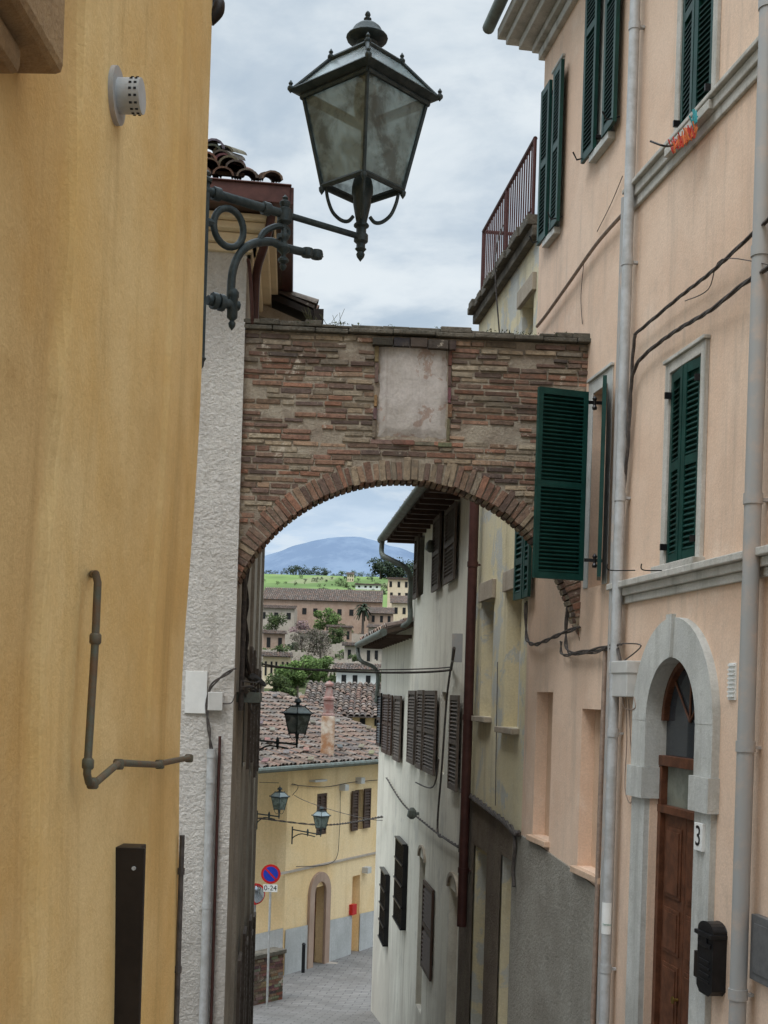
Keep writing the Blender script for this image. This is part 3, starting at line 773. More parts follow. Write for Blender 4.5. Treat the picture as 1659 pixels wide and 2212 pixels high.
def ringseg(mb,a0,a1,r0,r1,n0,n1):
    vs=[W4.P(ud+math.cos(a)*r,zd+math.sin(a)*r,n_) for n_ in (n0,n1) for (a,r) in ((a0,r0),(a1,r0),(a1,r1),(a0,r1))]
    mb.add(vs,[(0,1,2,3),(7,6,5,4),(0,4,5,1),(1,5,6,2),(2,6,7,3),(3,7,4,0)])
for k in range(40):
    ringseg(mb,math.pi*k/40,math.pi*(k+1)/40,ri-.004,ro,ndp,.06)
zimp=W4.hit(1395,1655)[1]; zimb=W4.hit(1395,1722)[1]
for s in (-1,1):
    a,b=(ud+s*(ri-.004),ud+s*ro); a,b=min(a,b),max(a,b)
    W4.box(mb,a,b,zimp+.002,zd,ndp,.058); W4.box(mb,a+.01,b-.01,-9,zimb-.002,ndp,.045)
    W4.box(mb,a-.02,b+.02,zimb,zimp,ndp,.085)
ringseg(mb,math.pi/2-.07,math.pi/2+.07,ri+.0,ro+.025,.05,.085)
mb.make('door_surround',M['doorstone'],ph)
mb=MB(); zt1=W4.hit(1475,1640)[1]; zt2=W4.hit(1480,1755)[1]
W4.box(mb,ud-ri,ud+ri,zt1-.08,zt1,-.135,-.06); W4.box(mb,ud-ri,ud+ri,zt2-.06,zt2,-.135,-.06)
for s in (-1,1):
    a,b=ud+s*ri,ud+s*(ri-.06); W4.box(mb,min(a,b),max(a,b),-9,zt1-.082,-.135,-.065)
for k in range(24):
    ringseg(mb,math.pi*k/24,math.pi*(k+1)/24,ri-.05,ri-.006,-.135,-.07)
for a in (math.pi/4,math.pi/2,3*math.pi/4):
    mb.tube([W4.P(ud,zd,-.11),W4.P(ud+math.cos(a)*ri,zd+math.sin(a)*ri,-.11)],.010,6)
for (a,b) in ((ud-ri+.062,ud-.004),(ud+.004,ud+ri-.062)):
    W4.box(mb,a,b,-5,zt2-.062,-.13,-.105)
    zz=zt2-.16
    for hpan in (.55,.35,.6,.4):
        W4.box(mb,a+.06,b-.06,zz-hpan,zz,-.105,-.093); W4.box(mb,a+.09,b-.09,zz-hpan+.03,zz-.03,-.093,-.083); zz-=hpan+.08
mb.make('wooden_door',M['wood'],ph,bevel=.004)
mb=MB(); W4.box(mb,ud-ri,ud+ri,zt2,zt1-.08,-.127,-.120); mb.make('transom_glass',M['doorglass'],ph)
mb=MB(); W4.box(mb,ud-ri,ud+ri,zt1,zd+ri,-.127,-.120); mb.make('fanlight_glass',M['wglass'],ph)
mb=MB(); c=W4.P(ud+.05,W4.hit(1490,2195)[1],-.10); mb.tube([c,c+W4.n*.04],.012,8); mb.tube([c+W4.n*.04,c+W4.n*.045],.03,12); mb.make('door_knob',simple('brass',(.5,.35,.1),.3,.9),ph)
r=W4.rect(1519,1537,1778,1838); mb=MB(); W4.box(mb,r[0],r[1],r[2],r[3],.04,.07); mb.make('number_plaque',M['white'],ph,bevel=.003)
def text(par,pos,zax,s,size,mat,name):
    cu=bpy.data.curves.new(name,'FONT'); cu.body=s; cu.size=size; cu.align_x='CENTER'; cu.align_y='CENTER'; cu.extrude=.001
    cu.materials.append(mat); o=bpy.data.objects.new(name,cu); scene.collection.objects.link(o)
    zax=V(zax).normalized(); x=UP.cross(zax).normalized()
    m_=Matrix((x,UP,zax)).transposed().to_4x4(); m_.translation=V(pos); o.matrix_world=m_; o.parent=par; return o
text(ph,W4.P((r[0]+r[1])/2,(r[2]+r[3])/2,.072),W4.n,"3",(r[3]-r[2])*1.05,M['black'],'number_text')
r=W4.rect(1535,1578,1992,2150)
lb=MB(); a,b,c,d=r; um=(a+b)/2+.03; wq=.125
prof_=[(um-wq,c+.04),(um-wq*.6,c),(um+wq*.6,c),(um+wq,c+.04),(um+wq,d-.05)]+[(um+wq*math.cos(t*math.pi/8),d-.06+.06*math.sin(t*math.pi/8)) for t in range(1,8)]+[(um-wq,d-.05)]
nn_=len(prof_); vs=[W4.P(u,z,0) for u,z in prof_]+[W4.P(u,z,.10) for u,z in prof_]
lb.add(vs,[tuple(range(nn_)),tuple(range(nn_,2*nn_))[::-1]]+[(i,(i+1)%nn_,nn_+(i+1)%nn_,nn_+i) for i in range(nn_)])
W4.box(lb,um-wq-.012,um+wq+.012,d-.10,d-.07,0,.125)
W4.box(lb,um-wq*.8,um+wq*.8,d-.17,d-.14,.10,.113)
for k in range(4): W4.box(lb,um-wq*.7,um+wq*.7,c+.08+k*.045,c+.10+k*.045,.10,.108)
W4.box(lb,um-.04,um+.04,c+.32,c+.42,.10,.112)
lb.make('letter_box',M['black'],ph,bevel=.005)
mb=MB(); r=W4.rect(1517,1531,2055,2112); W4.box(mb,r[0],r[1],r[2],r[3],.03,.065)
mb.make('doorbell_plate',M['bronze'],ph,bevel=.003)
mb=MB(); r=W4.rect(1636,1700,1985,2130); W4.box(mb,r[0],r[1],r[2],r[3],0,.05); W4.box(mb,r[0]+.05,r[1]-.05,r[2]+.05,r[3]-.05,.05,.056); mb.make('meter_box',simple('meter_grey',(.13,.13,.13),.5),ph,bevel=.006)
mb=MB(); r=W4.rect(1576,1592,1432,1512); W4.box(mb,r[0],r[1],r[2],r[3],0,.01)
zz=r[2]+.02
while zz<r[3]-.01: W4.box(mb,r[0]+.01,r[1]-.01,zz,zz+.012,.01,.022); zz+=.03
mb.make('vent_grille',M['white'],ph)
mb=MB(); r=W4.rect(1346,1384,1430,1506); W4.box(mb,r[0],r[1],r[2],r[3],0,.12); W4.box(mb,r[0]-.01,r[1]+.01,r[3]-.10,r[3]+.005,.0,.13); mb.make('junction_box',M['boxgrey'],ph,bevel=.008)
def vpipe(W,par,px,py,z0,z1,r,mat,n=.09,name='downpipe',step=2.0):
    mb=MB(); u=W.hit(px,py,n)[0]; mb.tube([W.P(u,z0,n),W.P(u,z1,n)],r,14)
    z=z0+.7
    while z<z1:
        mb.tube([W.P(u,z,n),W.P(u,z+.07,n)],r*1.14,14); W.box(mb,u-r*.4,u+r*.4,z+.02,z+.04,0,n); z+=step
    mb.make(name,mat,par,True); return u
up1=vpipe(W4,ph,1328,1450,-9,7.2,.044,M['pipe'])
vpipe(W4,ph,1614,1500,-9,7.6,.055,M['pipe_old'],.10,step=1.6)
mb=MB(); zq=W4.hit(1345,450)[1]; u_=up1+.20; mb.tube([W4.P(u_,-9,.06),W4.P(u_,zq,.06)],.030,10); mb.make('thin_downpipe',M['pipe_old'],ph,True)
mb=MB(); zs0=W4.hit(1309,2003)[1];zs1=W4.hit(1309,1936)[1]
cu_=W4.P(up1,0,.09); vs=[]
for k in range(13):
    a=math.radians(60+k*12); off=(W4.n*math.sin(a)+W4.d*math.cos(a))*.047
    vs+= [cu_+off+UP*zs0,cu_+off+UP*zs1]
mb.add(vs,[(2*k,2*k+2,2*k+3,2*k+1) for k in range(12)]); mb.make('pipe_sticker',M['white'],ph)
zx=(W4.n*.35-W4.d*.93).normalized()
text(ph,cu_+zx*.050+UP*((zs0+zs1)/2-.05),zx,"Service",.025,simple('sticker_green',(.02,.2,.12),.5),'sticker_text')
mb=MB(); q=lambda a,b,n=.05:W4.W(a,b,n)
cable(mb,[q(1675,460,.12),q(1610,520,.10),q(1540,585,.07),q(1470,640,.06),q(1410,690,.06),q(1372,722,.06)],.0075,3)
cable(mb,[q(1675,568,.12),q(1600,618,.1),q(1535,670,.07),q(1460,715,.06),q(1400,760,.06),q(1372,795,.06),q(1362,850,.06),q(1357,960,.06),q(1345,1080,.06),q(1335,1200,.06),q(1328,1300,.06),q(1335,1380,.06),q(1330,1420,.08)],.0085,3)
cable(mb,[q(1372,722),q(1366,780),q(1360,900),q(1350,1000),q(1338,1150),q(1330,1270),q(1325,1340),q(1340,1430,.1)],.008,3)
cable(mb,[q(1675,575,.12),q(1560,560,.09),q(1530,625,.06),q(1480,650,.06)],.004,1)
cable(mb,[q(1340,1392,.08),q(1300,1400,.06),q(1260,1408,.05),q(1228,1408,.05),q(1222,1370,.05),q(1226,1300,.05),q(1222,1270,.05)],.010,2)
cable(mb,[q(1330,1395,.08),q(1290,1408,.06),q(1250,1412,.06),q(1215,1414,.05),q(1212,1385,.05)],.008,2)
cable(mb,[q(1250,1355,.03),q(1215,1368,.05),q(1170,1388,.05),q(1150,1392,.05),q(1137,1375,.05),q(1136,1300,.05)],.011,2)
cable(mb,[q(1345,1390),q(1385,1395,.06),q(1345,1430,.1)],.006,1)
mb.make('wall_cables',M['cable'],ph)
mb=MB(); cable(mb,[q(1352,455,.05),q(1290,525,.05),q(1230,610,.05),q(1180,680,.05),q(1160,705,.05)],.018,1)
mb.tube([q(1308,1400),W4.P(W4.hit(1296,1900)[0],-9,.05)],.022,8)
mb.make('conduit',M['cable_l'],ph,True)
mb=MB(); cable(mb,[q(1352,1506,.06),q(1354,1600,.03),q(1350,1700,.03),q(1362,1735,.04),q(1366,1690,.03),q(1358,1510,.05)],.005,1)
cable(mb,[q(1345,1506,.06),q(1350,1530,.06),q(1372,1530,.06),q(1370,1506,.06)],.006,1)
mb.make('thin_wires',M['cable_l'],ph)
mb=MB(); cable(mb,[q(1345,380,.02),q(1320,440,.02),q(1290,500,.02)],.004); cable(mb,[q(1262,560,.02),q(1255,640,.02),q(1258,700,.02)],.004); mb.make('thin_wires',M['cable'],ph)
cl=MB(); arm=[q(1405,305,.45),q(1440,316,.35),q(1460,306,.1),q(1495,262,.03)]
cl.tube(smooth_pts(arm,5),.008,6); cl.make('clothes_line_bracket',M['black'],ph,True)
for col,nm in (((.60,.05,.03),'red_pegs'),((.75,.2,.05),'orange_pegs'),((.05,.38,.42),'teal_pegs')):
    cl=MB()
    for k in range(20 if nm!='teal_pegs' else 9):
        t=R() if nm!='teal_pegs' else ru(.8,1); x=1448+t*56; y=322-t*42+ru(-2,10)+(-16 if nm=='teal_pegs' else 6)
        c=q(x,y,.14+ru(-.04,.04)); cl.obox(c,V((.012,0,0))+W4.n*.004,V((0,.010,0)),V((ru(-.04,.04),ru(-.02,.02),ru(.06,.10))))
    cl.make(nm,simple(nm,col,.5),ph)
cl=MB()
for px in (1372,1450):
    c=q(px,1232,.02); cl.tube(smooth_pts([c,c+W4.n*.18-UP*.01,c+W4.n*.24+UP*.0,c+W4.n*.24+UP*.04],4),.005,6)
cl.make('iron_hooks',M['black'],ph)

# ================================================== PLASTER HOUSE with terrace
bh=G('plaster_house')
W5=Pl((fx(13.7)+.005,13.705),(1.138,17.06))
H5=[]
def R5(a,b,t,bo,dp,mt): r=W5.rect(a,b,t,bo); H5.append((*r,dp,mt)); return r
a1=R5(1040,1064,1298,1548,.22,M['lintel'])
a2=R5(1092,1124,1275,1572,.22,M['lintel'])
a3=R5(1022,1050,1830,2260,.35,M['dark']); a4=R5(1080,1106,1850,2300,.35,M['lintel'])
a5=R5(1128,1152,650,730,.2,M['dark'])
W5.wall('facade',0,W5.L,-9,5.2,H5,M['blotch'],bh)
mb=MB()
for r in (a1,a2): W5.box(mb,r[0]-.08,r[1]+.08,r[3],r[3]+.24,.0,.05); W5.box(mb,r[0]-.06,r[1]+.06,r[2]-.07,r[2]-.001,0,.10)
W5.box(mb,a5[0]-.1,a5[1]+.1,a5[3]+.002,a5[3]+.2,0,.05)
mb.make('lintels_and_sills',M['lintel'],bh,bevel=.008)
shutter(bh,W5.P(a2[0]+.03,a2[2]+.01,-.12),W5.d,(a2[1]-a2[0])*.5,(a2[3]-a2[2])*.55,M['boxgrey'],'roller_blind',.05,mid=False,nrm=W5.n)
mb=MB()
pts=[(998,1715),(1060,1755),(1115,1800)]
for i in range(len(pts)-1):
    a=W5.hit(*pts[i]); b=W5.hit(*pts[i+1])
    lo,hi=sorted((a,b)); lo=(max(lo[0],0),lo[1]); hi=(min(hi[0],W5.L),hi[1])
    us=sorted([lo[0]]+[t for r in (a3,a4) for t in r[:2] if lo[0]<t<hi[0]]+[hi[0]])
    for k in range(len(us)-1):
        um=(us[k]+us[k+1])/2
        inside=[r for r in (a3,a4) if r[0]<um<r[1]]
        zA=lo[1]+(hi[1]-lo[1])*(us[k]-lo[0])/(hi[0]-lo[0]); zB=lo[1]+(hi[1]-lo[1])*(us[k+1]-lo[0])/(hi[0]-lo[0])
        zb=inside[0][3] if inside else -9
        mb.add([W5.P(us[k],zb,.025),W5.P(us[k+1],zb,.025),W5.P(us[k+1],zB,.025),W5.P(us[k],zA,.025)],[(0,1,2,3)])
        mb.add([W5.P(us[k],zA,.025),W5.P(us[k+1],zB,.025),W5.P(us[k+1],zB,0),W5.P(us[k],zA,0)],[(0,1,2,3)])
mb.make('pebble_dado',M['dado_brown'],bh)
mb=MB(); q5=lambda a,b,n=.06:W5.W(a,b,n)
cable(mb,[q5(998,1708),q5(1030,1728),q5(1060,1752),q5(1090,1775),q5(1112,1798),q5(1120,1800)],.018,3)
cable(mb,[q5(1110,1798),q5(1112,1830),q5(1108,1880),q5(1110,1915)],.02,1)
cable(mb,[q5(1075,1430,.03),q5(1072,1600,.03),q5(1070,1740,.03)],.006,1)
mb.make('wall_cables',M['cable'],bh)
mb=MB(); u=0.
while u<W5.L:
    w_=ru(.2,.45); W5.box(mb,u,min(u+w_-.005,W5.L),5.2,5.30+ru(-.01,.02),-.35,.16+ru(-.02,.03)); u+=w_
W5.box(mb,0,W5.L,5.08,5.198,0,.09)
mb.make('terrace_coping',M['coping'],bh,bevel=.01)
mb=MB(); mb.obox(W5.P(0,5.1,-.3),W5.d*W5.L,-W5.n*5,UP*.15); mb.make('terrace_floor',M['lintel'],bh)
mb=MB(); zr=6.15; ue=W5.L*.84
mb.tube([W5.P(0.02,zr,.08),W5.P(ue,zr,.08)],.025,8); mb.tube([W5.P(0.02,5.40,.08),W5.P(ue,5.40,.08)],.014,6)
u=.05
while u<ue: mb.tube([W5.P(u,5.33,.08),W5.P(u,zr,.08)],.010,6); u+=.115
for u in (.03,ue*.5,ue): mb.tube([W5.P(u,5.3,.08),W5.P(u,zr,.08)],.022,6)
mb.tube([W5.P(ue,zr,.08),W5.P(ue,zr,-2.5)],.025,8)
for k in range(16): mb.tube([W5.P(ue,5.33,.08-k*.15),W5.P(ue,zr,.08-k*.15)],.010,6)
mb.make('terrace_railing',M['rail'],bh)
mb=MB(); cable(mb,[W5.P(W5.L*.45,5.75,.1),W5.P(W5.L*.42,5.2,.2),W5.P(W5.L*.43,3.8,.05),W5.P(W5.L*.43,3.0,.03)],.010); mb.make('hanging_cable',M['cable'],bh)

# ================================================== CREAM HOUSES
def roof(par,W,u0,u1,z,ov,slope=.3,depth=4,gut=None,endov=.25):
    mb=MB()
    mb.obox(W.P(u0,z-slope*ov,ov),W.d*(u1-u0+endov),-W.n*(depth+ov)+UP*(slope*(depth+ov)),UP*.09); mb.make('eaves',M['soffit'],par)
    mb=MB(); nu_=int((u1-u0+endov)/.22)
    tiles(mb,W.P(u0,z-slope*ov+.10,ov),W.d,-W.n+UP*slope,nu_,int((depth+ov)/.36),.22,.36,4); mb.make('roof_tiles',M['tile'],par,True)
    mb=MB(); g=z-slope*ov+.02
    mb.tube([W.P(u0,g,ov+.07),W.P(u1+endov,g,ov+.07)],.075,10)
    mb.make('gutter',gut or M['verd'],par,True)
    mb=MB(); u=u0+.2
    while u<u1: W.box(mb,u,u+.08,z-slope*ov-.07,z-slope*ov-.0,0,ov-.02); u+=.55
    mb.make('rafters',M['brownsh'],par)
    return g
ch=G('cream_house')
W6=Pl((1.136,17.065),XY(885,23.9))
H6=[]
def R6(W,H,a,b,t,bo,dp=.14,mt=None): r=W.rect(a,b,t,bo); H.append((*r,dp,mt or M['wglass'])); return r
R6(W6,H6,958,972,1108,1262); R6(W6,H6,905,916,1160,1285)
R6(W6,H6,903,913,1492,1660)
R6(W6,H6,917,937,1910,2105); b5=R6(W6,H6,966,986,1920,2240,.3,M['dark']); b6=R6(W6,H6,902,914,1850,2190,.3,M['dark'])
R6(W6,H6,952,962,1495,1672)
W6.wall('facade',0,W6.L,-9,3.2,H6,M['cream'],ch)
for (a,b,t,bo) in ((944,959,1118,1275),(971,993,1096,1256),(903,911,1160,1292),(889,904,1492,1650),(909,921,1491,1662),(925,949,1492,1672),(981,999,1502,1708)):
    flat_sh(W6,ch,a,b,t,bo,M['greysh'],.05,.055)
flat_sh(W6,ch,917,938,1908,2108,M['brownsh'],.02,.07)
mb=MB()
for r in (b5,b6):
    uc_=(r[0]+r[1])/2; rr=(r[1]-r[0])/2
    for k in range(12):
        a0=math.pi*k/12;a1=math.pi*(k+1)/12
        vs=[W6.P(uc_+math.cos(a)*q_,r[3]-.0+math.sin(a)*q_*.5,n_) for n_ in (0,.04) for (a,q_) in ((a0,rr),(a1,rr),(a1,rr+.1),(a0,rr+.1))]
        mb.add(vs,[(0,1,2,3),(7,6,5,4),(0,4,5,1),(1,5,6,2),(2,6,7,3),(3,7,4,0)])
mb.make('arch_trim',M['lintel'],ch)
g=roof(ch,W6,-.1,W6.L,3.12,.55)
mb=MB(); cu0=W6.P(W6.L-.05,g-.05,.62)
mb.tube(smooth_pts([cu0,cu0-UP*.25,W6.P(W6.L-.3,g-.42,.5),W6.P(W6.L-.5,g-.6,.2),W6.P(W6.L-.4,g-.85,.09),W6.P(W6.L-.35,g-1.2,.09),W6.P(W6.L-.35,1.4,.09),W6.P(W6.L-.2,1.25,.3)],5),.050,10)
mb.make('corner_downpipe',M['verd'],ch,True)
vpipe(W6,ch,1014,1450,-3.0,3.3,.065,M['brownpipe'],.10,'brown_downpipe')
mb=MB(); q6=lambda a,b,n=.06:W6.W(a,b,n)
cable(mb,[q6(978,1420,.1),q6(966,1500),q6(955,1650),q6(945,1790),q6(960,1810),q6(990,1830)],.016,1)
cable(mb,[q6(835,1680),q6(870,1735),q6(920,1780),q6(960,1810),q6(995,1830)],.010,2)
mb.tube([q6(975,1445,.02),q6(981,1400,.5)],.02,6)
cable(mb,[q6(898,1690),q6(935,1700),q6(948,1640)],.012,1)
cable(mb,[q6(1000,1705),q6(997,1790),q6(994,1840)],.03,1)
mb.make('wall_cables',M['cable'],ch)
mb=MB()
c=q6(980,1430,.25); mb.obox(c-V((.03,.03,0)),V((.14,0,0)),V((0,.08,0)),UP*.38); mb.make('cable_anchor',M['pipe_old'],ch)
for px,py in ((890,1757),(930,1180)):
    mb=MB(); c=q6(px,py,.12); mb.lathe(c,[(.03,-.1),(.09,-.05),(.07,.05),(.03,.1)],8); mb.tube([c,c-W6.n*.12],.03,6); mb.make('wall_light',M['verd'],ch)
ch2=G('cream_house')
W6b=Pl(XY(885,23.905),XY(822,30))
H7=[]
for a in ((829,836,1503,1612),(848,857,1505,1630),(831,838,1885,2030),(866,876,1820,1995)):
    R6(W6b,H7,*a)
W6b.wall('facade',0,W6b.L,-9,1.35,H7,M['cream'],ch2)
for (a,b,t,bo,mt) in ((821,829,1497,1612,'black'),(833,845,1500,1628,'brownsh'),(846,853,1502,1632,'brownsh'),(858,872,1503,1645,'greysh')):
    flat_sh(W6b,ch2,a,b,t,bo,M[mt],.05,.06)
mb=MB()
for (a,b,t,bo) in ((829,841,1880,2038),(862,880,1815,2000)):
    r=W6b.rect(a,b,t,bo); u=r[0]
    while u<r[1]: W6b.box(mb,u,u+.02,r[2],r[3],.0,.1); u+=.14
    for k in range(5): zz=r[2]+(r[3]-r[2])*k/4; W6b.box(mb,r[0],r[1],zz,zz+.03,.02,.12)
mb.make('window_grilles',M['black'],ch2)
roof(ch2,W6b,-.3,W6b.L,1.3,.5,.3)
mb=MB(); mb.tube(smooth_pts([W6b.P(W6b.L+.2,1.1,.57),W6b.P(W6b.L+.1,.8,.5),W6b.P(W6b.L,.55,.1),W6b.P(W6b.L,-.2,.1)],5),.05,8); mb.make('corner_downpipe',M['verd'],ch2,True)
mb=MB(); mb.add([W6b.P(W6b.L,-9),W6b.P(W6b.L,1.3),W6b.P(W6b.L,1.3,-4),W6b.P(W6b.L,-9,-4)],[(0,1,2,3)])
mb.add([W6.P(W6.L,-9),W6.P(W6.L,3.1),W6.P(W6.L,3.1,-4),W6.P(W6.L,-9,-4)],[(0,1,2,3)]); mb.make('end_wall',M['cream'],ch2)

# ================================================== FAR YELLOW HOUSE
fh=G('ochre_house')
W7=Pl(XY(628,34),XY(900,41.2)); W7l=Pl(XY(628,34),XY(520,34.6))
H8=[]
fwin=[W7.rect(684,706,1714,1803),W7.rect(766,784,1706,1792)]
for r in fwin: H8.append((*r,.15,M['wglass']))
dr=W7.rect(671,701,1890,2092); H8.append((dr[0],dr[1],-9,dr[3]-.35,.3,M['wood']))
dr2=W7.rect(759,776,1892,2058); H8.append((dr2[0],dr2[1],dr2[2],dr2[3],.25,M['far_yellow']))
W7.wall('front_wall',0,W7.L,-9,-2.05,H8,M['far_yellow'],fh)
W7l.wall('side_wall',0,W7l.L,-9,-2.05,[],M['far_yellow'],fh)
mb=MB()
def strip(W,pts,z0,n_,skip=()):
    for i in range(len(pts)-1):
        a=W.hit(*pts[i]); b=W.hit(*pts[i+1])
        if a[0]>b[0]: a,b=b,a
        a=(max(a[0],0),a[1])
        us=sorted([a[0],b[0]]+[t for r in skip for t in r[:2] if a[0]<t<b[0]])
        for k in range(len(us)-1):
            um=(us[k]+us[k+1])/2
            if any(r[0]<um<r[1] for r in skip): continue
            f=lambda u:a[1]+(b[1]-a[1])*(u-a[0])/(b[0]-a[0])
            mb.add([W.P(us[k],z0,n_),W.P(us[k+1],z0,n_),W.P(us[k+1],f(us[k+1]),n_),W.P(us[k],f(us[k]),n_)],[(0,1,2,3)])
strip(W7,[(615,2008),(830,1962)],-9,.03,(dr,dr2)); strip(W7l,[(628,2006),(535,2022)],-9,.03)
mb.make('grey_plinth',M['far_grey'],fh)
mb=MB(); uc_=(dr[0]+dr[1])/2; rr=(dr[1]-dr[0])/2; zs_=dr[3]-rr*1.0-.12
for s in (-1,1):
    a,b=uc_+s*rr*.82,uc_+s*(rr+.2); W7.box(mb,min(a,b),max(a,b),-9,zs_,0,.08)
for k in range(16):
    a0=math.pi*k/16;a1=math.pi*(k+1)/16
    vs=[W7.P(uc_+math.cos(a)*q_,zs_+math.sin(a)*q_,n_) for n_ in (0,.08) for (a,q_) in ((a0,rr*.82),(a1,rr*.82),(a1,rr+.2),(a0,rr+.2))]
    mb.add(vs,[(0,1,2,3),(7,6,5,4),(0,4,5,1),(1,5,6,2),(2,6,7,3),(3,7,4,0)])
mb.make('door_surround',M['farbrick'],fh)
for (a,b,t,bo) in ((756,769,1708,1794),(782,796,1703,1788)): flat_sh(W7,fh,a,b,t,bo,M['brownsh'],.05,.08)
closed(W7,fh,fwin[0],M['brownsh'],-.05,0,.07)
mb=MB()
W7.box(mb,-.3,W7.L,W7.hit(700,1866)[1]-.03,W7.hit(700,1866)[1]+.03,0,.05)
W7.box(mb,dr[0]-.3,dr[1]+.3,-7.8,W7.hit(690,2085)[1],0,.35)
r=dr2; W7.box(mb,r[0]-.2,r[1]+.3,-8,r[2]-.002,0,.4)
mb.make('doorsteps_and_band',M['farstone'],fh)
mb=MB(); r=W7.rect(754,763,1953,1975); W7.box(mb,r[0],r[1],r[2],r[3],0,.12); mb.make('letter_box',M['red'],fh)
mb=MB()
for px,py in ((737,1702),(786,1880),(772,1687)): r=W7.rect(px-4,px+4,py-8,py+5); W7.box(mb,r[0],r[1],r[2],r[3],0,.2)
r=W7.rect(668,690,1684,1688); W7.box(mb,r[0],r[1]+.1,r[2],r[3],0,.2)
mb.make('wall_boxes',M['boxgrey'],fh)
mb=MB(); w7=lambda a,b,n=.06:W7.W(a,b,n)
cable(mb,[w7(630,1695),w7(700,1700),w7(760,1690),w7(815,1685)],.012,1); cable(mb,[w7(640,1872),w7(720,1862),w7(733,1800),w7(735,1710)],.010,1)
mb.make('wall_cables',M['cable'],fh)
base=W7.P(-3.6,-2.05+.05,.42); vdir=(-W7.n+UP*.31)
mb=MB(); tiles(mb,base,W7.d,vdir,60,17,.21,.38,4,.025,.72)
for k in range(40):
    i=ru(0,60);j=ru(0,16); o=base+W7.d*i*.21+vdir.normalized()*j*.38+UP*.11
    mb.obox(o,V((.16,ru(-.05,.05),0)),V((ru(-.05,.05),.25,.08)),UP*.025,tuple(x*ru(.5,.8) for x in random.choice(tpal)))
mb.make('roof_tiles',M['tile'],fh,True)
mb=MB(); mb.obox(base-UP*.12,W7.d*12.6,vdir.normalized()*6.4,UP*.07); mb.tube([base+W7.n*.06-UP*.03,base+W7.n*.06-UP*.03+W7.d*12],.07,8); mb.make('eaves_gutter',M['verd'],fh)
mb=MB(); c=pt(707,1625,36.2)
mb.obox(c+V((-.19,-.2,-.3)),V((.38,0,0)),V((0,.4,0)),UP*1.35); mb.make('chimney_stack',M['chim'],fh,bevel=.03)
mb=MB(); c2=c+UP*1.05; mb.lathe(c2,[(.26,0),(.26,.05),(.20,.08),(.20,.45),(.24,.47),(.24,.52),(.17,.58),(.11,.85),(.18,.88),(.18,.93),(.02,1.02)],4,rot=math.pi/4)
mb.make('chimney_cowl',M['chimred'],fh)

# ================================================== SMALL LAMPS
def slamp(px,py,D,root,s):
    g=G('street_lamp'); C=pt(px,py,D); lantern(g,C,s)
    mb=MB(); zb=C.z-.49*s; rt=V((root[0],root[1],zb))
    b=V((C.x,C.y,zb)); d=(b-rt)
    mb.tube([rt,b],.018*s,6)
    mid=rt+d*.55; mb.tube(smooth_pts([rt-UP*.3*s,rt-UP*.2*s+d*.05,rt+d*.3-UP*.08*s,mid-UP*.07*s,rt+d*.8-UP*.08*s],4),.015*s,6)
    mb.lathe(mid,[(.001,-.12*s),(.02*s,-.08*s),(.025*s,-.03*s),(.03*s,.03*s),(.015*s,.08*s),(.001,.1*s)],8)
    mb.tube([rt-UP*.4*s,rt+UP*.08*s],.022*s,6)
    mb.make('bracket',M['iron'],g,True)
pw=W3.W(552,1600,.0)
slamp(643,1543,18.7,(pw.x,pw.y),.92)
slamp(604,1722,33.0,(pt(550,1775,33.0).x,33.6),1.05)
slamp(694,1763,33.0,(pt(631,1800,34).x,34.05),1.0)

# ================================================== SIGN, MIRROR, LOW WALL
sg=G('no_parking_sign'); SP=Pl(XY(480,30.0),XY(700,30.0))
c=SP.W(585,1888,.0); u,z=SP.hit(585,1888)
def disc(mb,c,r,n0,n1,seg=36): mb.tube([c+SP.n*n0,c+SP.n*n1],r,seg)
mb=MB(); disc(mb,c,.235,0,.01); mb.make('red_rim',M['red'],sg)
mb=MB(); disc(mb,c,.178,.01,.014); mb.make('blue_disc',M['blue'],sg)
mb=MB(); dg=(V((1,0,-1))).normalized(); pn=V((1,0,1)).normalized()
mb.obox(c-dg*.178-pn*.02+SP.n*.014,dg*.356,pn*.04,SP.n*.003); mb.make('red_bar',M['red'],sg)
mb=MB(); SP.box(mb,u-.17,u+.17,z-.43,z-.25,0,.01); mb.make('plate',M['white'],sg)
text(sg,SP.P(u,z-.34,.012),SP.n,"0-24",.17,M['black'],'plate_text')
mb=MB(); mb.tube([SP.P(u,z+.2,-.03),SP.P(u,-8.2,-.03)],.028,10); mb.make('pole',M['pipe'],sg,True)
tm=G('traffic_mirror'); c=pt(551,1931,31.5)
mb=MB(); mb.tube([c,c-V((-.02,.03,0))],.27,28); mb.make('rim',M['red'],tm)
mb=MB(); nn_=V((.1,-1,0)).normalized()
mb.tube([c+nn_*.03,c+nn_*.045,c+nn_*.055],[.23,.18,.02],28); mb.make('mirror_face',M['mirror'],tm,True)
mb=MB(); mb.tube([c+V((0,.06,0)),c+V((0,.06,-4))],.03,8); mb.make('pole',M['pipe_old'],tm)
lw=G('low_brick_wall'); mb=MB(); a=pt(613,2050,31.0); b_=pt(500,2050,29.5)
WL=Pl((b_.x,29.5),(a.x,31.0)); zt_=a.z
z=-8.2
while z<zt_-.1:
    u=-R()*.2
    while u<WL.L:
        c=random.choice(pal); c=tuple(x*ru(.55,.85) for x in c); WL.box(mb,u,min(u+.24,WL.L),z,z+.062,-.3,ru(0,.01),c); u+=.25
    z+=.07
mb.make('brick_courses',M['brick'],lw)
mb=MB(); WL.box(mb,-.1,WL.L+.05,zt_-.1,zt_,-.36,.06); mb.make('coping',M['coping'],lw,bevel=.01)
